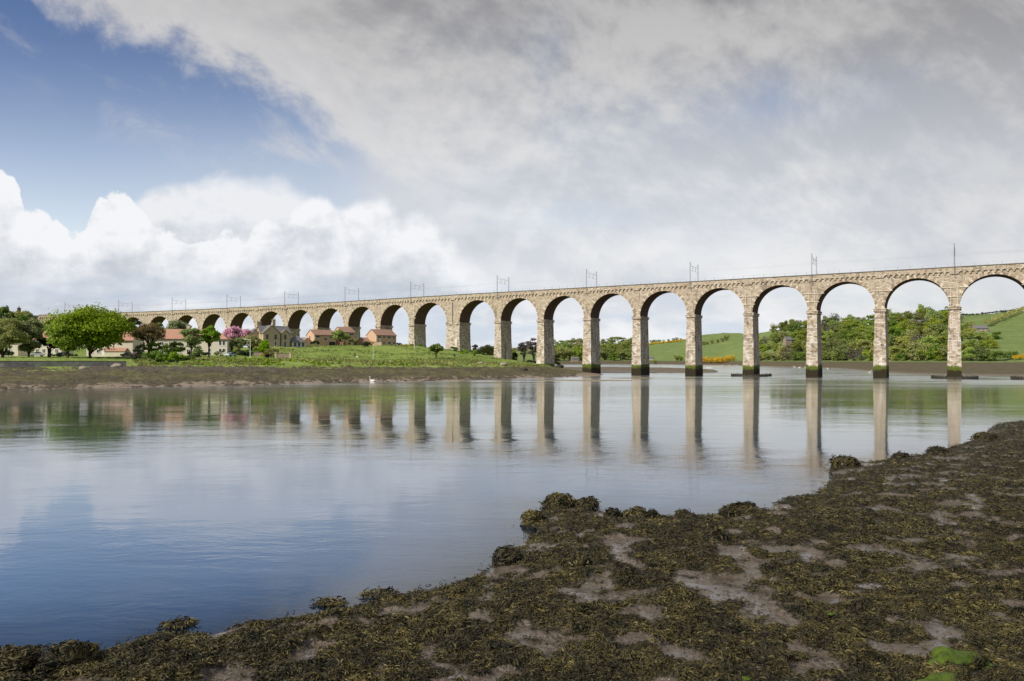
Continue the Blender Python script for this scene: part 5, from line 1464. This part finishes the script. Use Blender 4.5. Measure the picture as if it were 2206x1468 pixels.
B('garden_bush', 'yellow flowering bush at the foot of the cone shaped tree', 560, 576, 761, 262, 'yellow', dens=1.0)
B('garden_bush', 'dark red bush in front of the round olive bush', 568, 588, 763, 260, 'purple', dens=1.4)
B('garden_bush', 'lime green bush left of the cone shaped tree', 538, 562, 748, 266, 'lime', dens=1.1)
B('garden_bush', 'pale straw green bush at the corner of the hipped cream house', 460, 482, 754, 256, 'cream', dens=.8)
B('garden_bush', 'green brown bush mass between cream house and dark hedge', 486, 518, 744, 264, 'olive', dens=1.2)
B('garden_bush', 'dark round bush in front of the leftmost brick house', 666, 690, 733, 328, 'dark', dens=1.5)
B('garden_bush', 'low grey green bush beside the sunroom wing', 668, 684, 741, 324, 'grey', dens=1.2)
B('garden_bush', 'brown green bush between the middle brick house and the brick garage', 748, 772, 729, 336, 'olive', dens=1.4)
B('garden_bush', 'dark bush with lime patches left of the rightmost brick house', 774, 800, 738, 330, 'dark', dens=1.4)
B('garden_bush', 'small yellow bush by the wall of the rightmost brick house', 791, 803, 735, 338, 'yellow', dens=.8)
B('garden_bush', 'dark red bush right of the rightmost brick house', 851, 866, 738, 350, 'purple', dens=1.4)
B('garden_bush', 'pale olive bushes in front of the rightmost brick house', 836, 862, 743, 336, 'cream', dens=1.2)
B('rapeseed_hedge', 'low strip of yellow flowers left of the dark arch pier', 858, 898, 744, 342, 'yellow', cat='flower bed', dens=1.6, nl=20)
B('garden_bush', 'small green bush at the foot of the dark pier left of the thick one', 898, 912, 741, 340, 'lime', dens=1.3)
B('garden_bush', 'tiny green bush left of the foot of the dark pier', 882, 892, 742, 342, 'mid', dens=1.3)
B('pier_bush', 'round green bush, left one of three at the foot of the thick stop pier', 966, 991, 748, 322, 'mid', dens=1.5)
B('pier_bush', 'round green bush, middle one of three at the foot of the thick stop pier', 990, 1013, 753, 316, 'lime', dens=1.5)
B('pier_bush', 'round green bush, right one of three at the foot of the thick stop pier', 1012, 1029, 755, 312, 'lime', dens=1.5)
B('pier_bush', 'dark green bush behind the right edge of the thick stop pier', 1014, 1030, 739, 352, 'dark', dens=1.3)
B('pier_bush', 'dark bush between two piers below the bare trees', 1100, 1118, 757, 330, 'dark', dens=1.4)
B('pier_bush', 'bright green bush peeping right of the pier beside the bare trees', 1190, 1206, 752, 345, 'mid', dens=1.3)
B('hedge', 'low olive hedge line on the skyline between thick stop pier and next pier', 1018, 1076, 742, 366, 'olive', cat='hedge', dens=1.2, nl=18)
B('hedge', 'low hedge line on the skyline between two piers left of the bare trees', 1086, 1122, 745, 376, 'olive', cat='hedge', dens=1.2, nl=16)

B('garden_bush', 'light green bush against the long cream house left of the lime tree', 398, 434, 738, 248, 'grey', dens=.9, nl=12)
B('garden_bush', 'loose green bush against the long cream house below its chimney', 362, 402, 731, 250, 'mid', dens=.8, nl=12)
B('garden_bush', 'leafy bush at the left corner of the long cream house', 288, 322, 742, 244, 'grey', dens=.9)
# ------------------------------------------------------------------ far woods: shared crown meshes, copied
def proto_tree(k, w, h, shape, leafmat, n=520, size=1.25):
    rng = np.random.default_rng(900 + k)
    (V, F_, t), mb = tree_mesh_parts(rng, w, h, -h * 0.02, n, size, shape, 24, w * 0.022, .45)
    root = empty('woodland_tree', (0, 0, -500))
    leaf_obj('crown', V, F_, t, L[leafmat], root); mb.build('trunk', M['bark'], root)
    return root
protos = [proto_tree(k, *a) for k, a in enumerate([(16, 14, 'round', 'wood', 2000, 1.0), (18, 13, 'round', 'wood', 2200, 1.0), (13, 15, 'round', 'wood', 1600, 1.0), (16, 15, 'round', 'wood', 2000, 1.0), (14, 12, 'round', 'mid', 1600, 1.0), (10, 17, 'cone', 'dark', 1300, 0.9), (15, 14, 'dome', 'twig', 900, 0.7), (15, 14, 'round', 'olive', 1800, 1.0)])]
used_p = set()
def place_tree(k, X, Y, sc, label, group, prof=RBP, sink=0.0):
    z = prof.h(X, Y)
    src = protos[k]
    if k in used_p:
        r = src.copy(); C.objects.link(r)
        for ch in src.children: c = ch.copy(); C.objects.link(c); c.parent = r
    else: r = src; used_p.add(k)
    r.location = (X, Y, z - sink); r.scale = (sc, sc, sc * random.uniform(0.85, 1.1)); r.rotation_euler.z = random.random() * 6.28
    tag(r, label, 'tree', group)
    return r
KL = {0: 'rounded green tree', 1: 'rounded green tree', 2: 'rounded green tree', 3: 'rounded green tree', 4: 'fresh yellow green tree', 5: 'dark pointed conifer', 6: 'leafless grey brown tree', 7: 'olive green tree'}
def wood(px0, px1, rowsf, where, group, kinds, step_px, szf=1.0):
    for t, jit in rowsf:
        px = px0
        while px < px1:
            px += step_px(px, t) * random.uniform(0.75, 1.25)
            if px > px1: break
            Yk, zk = RBP.col(px)
            Yf, Yc = Yk[3], Yk[5]
            Y = Yf + (Yc - Yf) * (t + random.uniform(-jit, jit)) ; Y = max(Y, Yf - 4)
            k = random.choice(kinds)
            place_tree(k, (px - 1103) * Y / 1600, Y, szf * random.uniform(0.72, 1.12), KL[k] + ' ' + where, group, sink=1.0)
# steep wood right of mid river
mix = [0, 0, 1, 1, 2, 3, 3, 4, 7, 7, 6]
wood(1606, 1660, [(0.0, .02), (.2, .05), (.42, .05)], 'at the left tail of the steep riverside wood', 'broadleaf trees of the steep wood', mix, lambda p, t: 13, 0.85)
wood(1652, 2068, [(0.0, .02), (.17, .05), (.36, .06), (.56, .06), (.78, .06), (1.0, .04)], 'in the steep riverside wood beyond the right hand piers', 'broadleaf trees of the steep wood', mix, lambda p, t: 19 if t > .2 else 17, 1.0)
wood(2060, 2150, [(0.0, .02), (.12, .05), (.3, .05)], 'in the thin end of the wood below the stone cottage', 'broadleaf trees of the steep wood', [0, 1, 4, 7, 3], lambda p, t: 25, 0.8)
wood(2060, 2102, [(.55, .05)], 'hugging the left side of the stone cottage', 'broadleaf trees of the steep wood', [7, 3], lambda p, t: 22, 0.75)
for px, Y, k, s, lab in [(1695, 905, 5, .9, 'dark pointed conifer at the upper left crest of the steep wood'), (1683, 880, 5, .75, 'dark conifer lower on the left crest of the steep wood'), (1708, 910, 5, .7, 'small dark conifer right of the crest pair'), (1776, 800, 5, .8, 'dark round conifer on the skyline seen through the arch left of centre wood'),
                         (1800, 805, 6, 1.25, 'large leafless tree on the wood skyline'), (1948, 735, 6, 1.2, 'leafless tree on the skyline right of the whitish pier'), (1990, 738, 3, 1.2, 'tall green tree topping the right end of the wood'), (1945, 700, 0, 1.1, 'high green tree on the skyline between the two right hand piers')]:
    place_tree(k, (px - 1103) * Y / 1600, Y, s, lab, None)
# mid distance woods left of it (about a kilometre away)
far_l = 'in the distant wood between the viaduct legs'
wood(1180, 1372, [(0.02, .02), (.3, .08), (.6, .08), (.9, .06)], far_l, 'broadleaf trees of the distant wood', [0, 1, 2, 3, 4, 7], lambda p, t: 15, 1.55)
wood(1385, 1470, [(1.0, .02)], 'along the skyline of the distant green field', 'trees along the distant field skyline', [0, 7, 2], lambda p, t: 9, 0.65)
for px, Y, s, lab in [(1507, 1180, .5, 'bush'), (1516, 1180, .5, ''), (1524, 1182, .45, ''), (1534, 1185, .55, ''), (1546, 1190, .5, ''), (1556, 1195, .5, ''), (1565, 1200, .75, '')]:
    place_tree(7, (px - 1103) * Y / 1600, Y, s, 'dark hedgerow bush on the rounded green field beyond the piers', 'hedgerow bushes on the far field')
for px, Y, s in [(1457, 985, .6), (1466, 985, .55), (1411, 985, .45)]:
    place_tree(0, (px - 1103) * Y / 1600, Y, s, 'small tree on the far shore near the white cottage', 'small trees by the white cottage')
def hedge_line(name, label, pts, w, h, leaf, n, size, prof=RBP, cat='hedge'):
    rng = np.random.default_rng(len(label) * 3)
    Cs = []
    for (pa, Ya), (pb, Yb) in zip(pts, pts[1:]):
        m = 26
        for k in range(m):
            t = k / m; Y = Ya + (Yb - Ya) * t; px = pa + (pb - pa) * t; X = (px - 1103) * Y / 1600
            Cs.append([X, Y, prof.h(X, Y) + h * 0.45 * rng.uniform(.7, 1.3)])
    Cs = np.array(Cs); Rr = np.full(len(Cs), (w + h) / 4) * rng.uniform(.7, 1.3, len(Cs))
    o0 = Cs[0].copy()
    V, F_, t = leaf_cloud(Cs - o0, Rr, n, size, rng, core=.4)
    o = leaf_obj(name, V, F_, t, L[leaf]); o.location = o0; tag(o, label, cat)
hedge_line('hedge', 'thick diagonal hedge climbing the green field right of the stone cottage', [(2128, 640), (2160, 690), (2206, 760), (2260, 800)], 7, 6, 'olive', 5200, 1.0)
hedge_line('hedge', 'thin hedge along the skyline of the upper right field', [(2010, 752), (2080, 762), (2140, 772), (2206, 782)], 3, 2.4, 'dark', 1500, 1.0)
hedge_line('gorse_bush', 'orange yellow gorse clump on the far shore below the rounded field', [(1510, 905), (1545, 885), (1578, 862)], 15, 6, 'orange', 3600, 1.1, cat='gorse')
hedge_line('gorse_bush', 'orange gorse patch at the right edge of the far field', [(2186, 425), (2210, 428)], 4, 3, 'orange', 500, .7, cat='gorse')
hedge_line('scrub_bush', 'green scrub on the lower slope of the right hand field', [(2165, 430), (2190, 434)], 5, 5, 'mid', 900, .8, cat='bush')
hedge_line('rapeseed_field', 'bright yellow strip of rapeseed on the distant skyline field', [(1393, 1440), (1430, 1432), (1474, 1425)], 7, 3, 'yellow', 4200, 1.3, cat='rapeseed')
for k, src in enumerate(protos):
    if k not in used_p:
        for ch in list(src.children): bpy.data.objects.remove(ch)
        bpy.data.objects.remove(src)

# ------------------------------------------------------------------ weeds and tall grass on the bank (uncountable)
def scatter_bank(name, label, n, px0, px1, f0, f1, size, leaf, seed, clump=0.5, zmin=3.3):
    rng = np.random.default_rng(seed)
    px = rng.uniform(px0, px1, n * 3); t = rng.random(n * 3)
    X = np.zeros(n * 3); Y = np.zeros(n * 3); Z_ = np.zeros(n * 3)
    for q in range(n * 3):
        Yk, zk = LBP.col(px[q]); a = np.interp(f0, range(len(Yk)), Yk); b = np.interp(f1, range(len(Yk)), Yk)
        Y[q] = a + (b - a) * t[q]; X[q] = (px[q] - 1103) * Y[q] / 1600; Z_[q] = np.interp(Y[q], Yk, zk)
    m = nfbm(X * 0.12, Y * 0.25, 3, seed * 1.0)
    ok = (m > clump) & (Z_ > zmin); X, Y, Z_ = X[ok][:n], Y[ok][:n], Z_[ok][:n]; m = m[ok][:n]
    k = len(X)
    h = size * rng.uniform(.4, 1.2, k) * (1 + 2.0 * (m - clump) / 0.2 * .5)
    yaw = rng.uniform(0, math.pi, k); w = size * rng.uniform(.6, 1.3, k)
    dx, dy = np.cos(yaw) * w, np.sin(yaw) * w * .6
    V = np.stack([np.stack([X - dx, Y - dy, Z_ - .05], 1), np.stack([X + dx, Y + dy, Z_ - .05], 1), np.stack([X + dx * .6 + rng.normal(size=k) * .1, Y + dy, Z_ + h], 1), np.stack([X - dx * .7, Y - dy, Z_ + h * rng.uniform(.6, 1, k)], 1)], 1).reshape(-1, 3)
    o = leaf_obj(name, V, np.arange(k * 4).reshape(k, 4), np.repeat(np.clip(rng.random(k), 0, 1), 4), L[leaf])
    tag(o, kind='stuff'); o['label'] = label
scatter_bank('bank_weeds', 'tangled green weeds along the edge of the river bank', 5200, 285, 1215, 3.0, 4.6, 0.33, 'weed', 3, .48)
scatter_bank('bank_scrub', 'darker scrubby growth on the river bank', 1500, 420, 1100, 3.3, 4.4, 0.42, 'olive', 5, .55)
scatter_bank('field_grass', 'uneven tufts of pale grass across the sloping field', 5200, 600, 1190, 4.2, 6.6, 0.26, 'straw', 8, .50)
scatter_bank('dark_scrub', 'dark bramble patches on the river bank', 700, 285, 900, 3.2, 4.2, 0.5, 'mid', 11, .60)
def mud_lumps(name, label, n, seed, pa=-60, pb=1240, ka=1, kb=3, sz=1.0, mat='lump'):
    rng = np.random.default_rng(seed); px = rng.uniform(pa, pb, n); t = rng.random(n) ** .8
    V = []; F_ = []
    ico = [(0, 0, 1), (1, 0, 0.1), (.3, .95, .1), (-.8, .6, .1), (-.8, -.6, .1), (.3, -.95, .1)]
    for q in range(n):
        Yk, zk = LBP.col(px[q]); Y = Yk[ka] + (Yk[kb] - Yk[ka]) * t[q]; X = (px[q] - 1103) * Y / 1600; z = np.interp(Y, Yk, zk)
        s = sz * rng.uniform(.18, .6) * (1.3 if t[q] < .25 else 1.0); sy = s * rng.uniform(.5, 1); h = s * rng.uniform(.3, .8); b = len(V)
        a = rng.uniform(0, 6)
        for (x, y, zz) in ico:
            xx = x * math.cos(a) - y * math.sin(a); yy = x * math.sin(a) + y * math.cos(a)
            V.append((X + xx * s * 1.6, Y + yy * sy, z - .12 + zz * h))
        for k in range(5): F_.append((b, b + 1 + k, b + 1 + (k + 1) % 5))
    o = np_mesh(name, V, F_, M[mat], smooth=False); tag(o, kind='stuff'); o['label'] = label
M['lump'] = plain('shore_stones', (0.075, 0.062, 0.040), 0.85, 0.25, var=0.75, scale=0.8)
M['ledge'] = plain('ledge_rock', (0.090, 0.076, 0.056), 0.9, 0.2, var=0.8, scale=0.5)
mud_lumps('rubble_bank', 'tumbled brown rock and rubble below the grass edge at left', 650, 23, 175, 600, 2, 3, 1.7, 'ledge')
mud_lumps('shore_stones', 'weedy stones and lumps strewn over the muddy north shore', 9000, 21)

# ------------------------------------------------------------------ bladderwrack on the near shore
def mat_weed():
    m, n, p = new_mat('bladderwrack', 0.6, 0.22)
    a = S(n, n.node('ShaderNodeAttribute', attribute_name='tint').outputs['Fac'])
    c = n.ramp(a, [(0.0, (0.020, 0.018, 0.011)), (0.3, (0.046, 0.038, 0.016)), (0.6, (0.080, 0.066, 0.023)), (0.85, (0.130, 0.103, 0.030)), (1.0, (0.18, 0.15, 0.065))])
    n.put(p.inputs['Base Color'], c)
    return m
M['weed'] = mat_weed()
def fronds(n, seed, Ymin, Ymax, umin=-0.80, umax=0.82, pos=None, size=0.112, tb=0.0):
    rng = np.random.default_rng(seed)
    if pos is None:
        q = rng.random(n); Y = 1 / (1 / Ymin - q * (1 / Ymin - 1 / Ymax)); u = rng.uniform(umin, umax, n); X = u * Y
        P = np.stack([X, Y], 1); z, d, mud = fore_h(X, Y)
        ok = (d > np.where(rng.random(n) < .05, -0.8 * rng.random(n), -0.25 + 0.4 * rng.random(n))) & (mud < 0.25 + 0.5 * rng.random(n) ** 3)
        X, Y, z, mud = X[ok], Y[ok], z[ok], mud[ok]; nrm = np.zeros((len(X), 3)); nrm[:, 2] = 1
    else:
        X, Y, z, nrm = pos
    k = len(X)
    s = size * (Y / 14.0) ** 0.55 * rng.uniform(.5, 1.35, k)
    fl = nfbm(X * 1.1, Y * 1.1, 2, 4.0) * 12.0 + rng.normal(size=k) * 1.0
    dr = np.stack([np.cos(fl), np.sin(fl), np.zeros(k)], 1)
    dr = dr - nrm * (dr * nrm).sum(1)[:, None]; dr /= np.linalg.norm(dr, axis=1)[:, None] + 1e-9
    sd_ = np.cross(nrm, dr); wv = s * rng.uniform(.045, .085, k)
    tilt = rng.normal(size=k) * 0.8
    sdv = sd_ * np.cos(tilt)[:, None] + nrm * np.sin(tilt)[:, None]
    lift = (0.06 + 0.26 * rng.random(k)) * s
    bend = rng.normal(size=k) * .45
    P0 = np.stack([X, Y, z + 0.01], 1); P0[:, 2] = np.maximum(P0[:, 2], 0.003)
    P1 = P0 + dr * (s * .35)[:, None] + nrm * lift[:, None]
    P2 = P1 + (dr * np.cos(bend)[:, None] + sd_ * np.sin(bend)[:, None]) * (s * .35)[:, None] + nrm * (lift * rng.uniform(-.7, .4, k))[:, None]
    P3 = P2 + (dr * np.cos(bend * 2)[:, None] + sd_ * np.sin(bend * 2)[:, None]) * (s * .3)[:, None] - nrm * (lift * .8)[:, None]
    w0, w1, w2, w3 = [(wv * f)[:, None] for f in (.5, 1.0, 1.25, .7)]
    V = np.stack([P0 - sdv * w0, P0 + sdv * w0, P1 - sdv * w1, P1 + sdv * w1, P2 - sdv * w2, P2 + sdv * w2, P3 - sdv * w3, P3 + sdv * w3], 1).reshape(-1, 3)
    b = (np.arange(k) * 8)[:, None]
    F_ = np.concatenate([b + np.array([[0, 1, 3, 2]]), b + np.array([[2, 3, 5, 4]]), b + np.array([[4, 5, 7, 6]])], 0)
    patch = nfbm(X * 1.4, Y * 1.4, 3, 12.0); patch2 = nfbm(X * 5.0, Y * 5.0, 2, 15.0)
    t = np.clip(0.30 + (patch - 0.5) * 0.8 + (patch2 - 0.5) * 0.8 + rng.normal(size=k) * 0.24 + tb, 0, 1)
    return V, F_, np.repeat(t, 8)
V, F_, t = fronds(1000000, 31, 9.8, 85, -.80, .92)
o = leaf_obj('seaweed', V, F_, t, M['weed']); tag(o, kind='stuff'); o['label'] = 'matted brown bladderwrack seaweed covering the near foreshore'

# boulders wrapped in weed along the water's edge
def weed_boulder(k, px, py, s, lab, sz=0.62):
    g = ground(px, py, 0.0)
    z, d, m_ = fore_h(np.array([g.x]), np.array([g.y])); z = float(max(z[0], -0.1))
    me = boulder_mesh(50 + k * 2.7, 3, 0.40); o = link('weedy_boulder', me); me.materials.append(M['rock'])
    s *= 0.68
    o.location = (g.x, g.y, z + s * sz * 0.12); o.scale = (s, s * 0.85, s * sz); o.rotation_euler.z = k
    tag(o, lab, 'boulder')
    rng = np.random.default_rng(400 + k)
    bm = bmesh.new(); bm.from_mesh(me); vs = [(v.co.copy(), v.normal.copy()) for v in bm.verts]; bm.free()
    n = int(2200 * s / 0.5 * min(1.5, 20 / g.y)) + 500
    idx = rng.integers(0, len(vs), n)
    c, sn = math.cos(k), math.sin(k)
    co = np.array([vs[i][0][:] for i in idx]) + rng.normal(size=(n, 3)) * 0.06
    nr = np.array([vs[i][1][:] for i in idx])
    co = co * np.array([s, s * .85, s * sz]); co = np.stack([co[:, 0] * c - co[:, 1] * sn, co[:, 0] * sn + co[:, 1] * c, co[:, 2]], 1)
    nr = nr / np.array([s, s * .85, s * sz]); nr = np.stack([nr[:, 0] * c - nr[:, 1] * sn, nr[:, 0] * sn + nr[:, 1] * c, nr[:, 2]], 1); nr /= np.linalg.norm(nr, axis=1)[:, None]
    ok = nr[:, 2] > -0.3; co, nr = co[ok], nr[ok]
    W = co + np.array(o.location)
    V, F_, t = fronds(0, 500 + k, 0, 0, pos=(W[:, 0], W[:, 1], W[:, 2], nr), size=0.15, tb=-.08)
    V = V - np.array(o.location)
    # undo the boulder's own scale and turn so the weed can be its child
    V = np.stack([V[:, 0] * c + V[:, 1] * sn, -V[:, 0] * sn + V[:, 1] * c, V[:, 2]], 1) / np.array([s, s * .85, s * sz])
    leaf_obj('draped_weed', V, F_, t, M['weed'], o)
BL = [(28, 1452, .62, 'weed covered boulder in the bottom left corner'), (150, 1446, .72, 'rounded weed covered boulder second from the bottom left corner'), (1092, 1214, .58, 'dark weedy boulder at the inner corner of the bay'),
      (1205, 1098, .85, 'broad weed topped rock at the tip of the rocky point'), (1263, 1100, .60, 'domed weedy boulder right of the rocky point tip'), (1372, 1122, .55, 'pointed weedy boulder midway along the shore edge'), (1322, 1116, .36, 'small weedy boulder between the domed and pointed ones'),
      (1405, 1122, .34, 'low weedy boulder right of the pointed one'), (1474, 1121, .33, 'flat weedy rock at the shore edge left of the pair'), (1571, 1115, .48, 'weedy boulder with a dark face beside a water notch'), (1591, 1100, .42, 'weedy boulder just behind the water notch'), (1612, 1101, .42, 'low weedy rock right of the water notch'),
      (1822, 1010, .95, 'wide weedy rock at the corner where the shore steps back'), (1148, 1126, .45, 'small flat weed patch rock jutting left below the rocky point'), (1940, 994, .6, 'low weedy rock on the far right part of the shoreline'), (2020, 984, .7, 'weedy rock on the shoreline below the right hand pier reflection'), (2120, 950, .9, 'weedy rock near the right end of the shoreline'),
      (1535, 1196, .5, 'large weedy boulder standing in the mud hollow'), (1245, 1248, .5, 'weed heaped rock beside the two bright puddles')]
for k, b in enumerate(BL): weed_boulder(k, *b)
# weed floating just off the shore
for k, (px, py, s, lab) in enumerate([(818, 1284, .36, 'clump of weed breaking the surface, rightmost of the floating three'), (711, 1303, .30, 'clump of weed breaking the surface, middle of the floating three'), (388, 1346, .30, 'clump of weed breaking the surface, leftmost of the floating three'), (86, 1412, .5, 'floating weed between the two boulders at bottom left')]):
    g = ground(px, py); rng = np.random.default_rng(70 + k); n = 260
    a = rng.uniform(0, 6.28, n); r = s * np.sqrt(rng.random(n)); X = g.x + np.cos(a) * r * 1.2; Y = g.y + np.sin(a) * r
    nn = np.zeros((n, 3)); nn[:, 2] = 1
    V, F_, t = fronds(0, 80 + k, 0, 0, pos=(X, Y, np.full(n, -.01) + .06 * rng.random(n), nn), size=.15)
    o = leaf_obj('floating_weed', V - np.array(g), F_, t, M['weed']); o.location = g; tag(o, lab, 'seaweed')

# the bright green algae covered rock at the bottom right
def mat_algae():
    m, n, p = new_mat('green_algae', 0.6, 0.3)
    pos = S(n, posn(n)); f = n.noise(pos, 5.0, 6, 0.7); g_ = n.noise(pos, 1.6, 4, 0.6)
    c = n.mix(n.ss(f, .3, .7), (0.030, 0.052, 0.003), (0.085, 0.130, 0.006))
    c = n.mix(n.ss(g_, .60, .72) * .6, c, (0.06, 0.055, 0.01))
    n.put(p.inputs['Base Color'], c)
    b = n.node('ShaderNodeBump'); b.inputs['Distance'].default_value = 0.03; n.put(b.inputs['Height'], n.noise(pos, 22.0, 4, .7) + f); n.put(p.inputs['Normal'], S(n, b.outputs[0]))
    return m
M['algae'] = mat_algae()
for k, (px, py, sx, sy, sz, lab) in enumerate([(2055, 1436, .52, .30, .30, 'vivid green algae covered rock at the bottom right corner'), (2030, 1478, .42, .28, .22, 'second green algae rock cut by the bottom edge at right'), (2122, 1424, .18, .11, .06, 'small green algae patch right of the vivid green rock'), (1608, 1454, .12, .07, .05, 'tiny green algae covered stone near the bottom edge'), (1790, 1314, .08, .05, .03, 'tiny green algae spot among the brown weed')]):
    g = ground(px, py, 1.05); z, d, m_ = fore_h(np.array([g.x]), np.array([g.y]))
    g = ground(px, py, float(z[0]) + 0.1)
    o = link('mossy_rock', boulder_mesh(90 + k, 4, 0.34)); o.data.materials.append(M['algae']); o.location = (g.x, g.y, float(z[0]) + sz * .22); o.scale = (sx, sy, sz); o.rotation_euler.z = 0.25
    tag(o, lab, 'rock')
    if k < 2:
        rng = np.random.default_rng(610 + k); n_ = 1500
        co = np.array([v.co[:] for v in o.data.vertices]); nr_ = np.array([v.normal[:] for v in o.data.vertices])
        c, sn = math.cos(.25), math.sin(.25)
        low = co[:, 2] + 0.35 * (vnoise(co[:, 0] * 3 + 40, co[:, 1] * 3 + 40) - .5)
        pk = np.where((low < 0.62) & (low > 0.0))[0]; idx = rng.choice(pk, n_)
        W = co[idx] * np.array([sx, sy, sz]); W = np.stack([W[:, 0] * c - W[:, 1] * sn, W[:, 0] * sn + W[:, 1] * c, W[:, 2]], 1)
        nn = nr_[idx] / np.array([sx, sy, sz]); nn = np.stack([nn[:, 0] * c - nn[:, 1] * sn, nn[:, 0] * sn + nn[:, 1] * c, nn[:, 2]], 1); nn /= np.linalg.norm(nn, axis=1)[:, None]
        W = W + np.array(o.location)
        V, F_, t = fronds(0, 620 + k, 0, 0, pos=(W[:, 0], W[:, 1], W[:, 2], nn), size=.11)
        V = V - np.array(o.location); V = np.stack([V[:, 0] * c + V[:, 1] * sn, -V[:, 0] * sn + V[:, 1] * c, V[:, 2]], 1) / np.array([sx, sy, sz])
        leaf_obj('draped_weed', V, F_, t, M['weed'], o)
# pebbles on the bare mud
def pebbles(n, seed):
    rng = np.random.default_rng(seed)
    q = rng.random(n); Y = 1 / (1 / 11.0 - q * (1 / 11.0 - 1 / 60.0)); X = rng.uniform(-.75, .78, n) * Y
    z, d, mud = fore_h(X, Y); ok = (mud > .35) & (d > 0.1) & (nfbm(X * 1.1, Y * 1.1, 2, 30.0) > .44)
    X, Y, z = X[ok], Y[ok], z[ok]; k = len(X)
    ico = np.array([(0, 0, 1), (1, 0, 0), (.3, .95, 0), (-.8, .6, 0), (-.8, -.6, 0), (.3, -.95, 0)], float)
    a = rng.uniform(0, 6.28, k); s = rng.uniform(.015, .055, k) * (Y / 14) ** .5
    pt = np.stack([ico[None, :, 0] * np.cos(a)[:, None] - ico[None, :, 1] * np.sin(a)[:, None], ico[None, :, 0] * np.sin(a)[:, None] + ico[None, :, 1] * np.cos(a)[:, None], np.broadcast_to(ico[None, :, 2] * .7, (k, 6))], -1) * s[:, None, None]
    V = (pt + np.stack([X, Y, z - .005], 1)[:, None, :]).reshape(-1, 3)
    b = (np.arange(k) * 6)[:, None]
    F_ = np.concatenate([b + np.array([[0, 1 + i, 1 + (i + 1) % 5]]) for i in range(5)], 0)
    o = np_mesh('pebbles', V, F_, M['pebble'], smooth=True); tag(o, kind='stuff'); o['label'] = 'small stones scattered over the bare wet mud'
M['pebble'] = plain('wet_pebble', (0.065, 0.05, 0.035), 0.5, 0.4, var=0.6, scale=3)
pebbles(26000, 61)
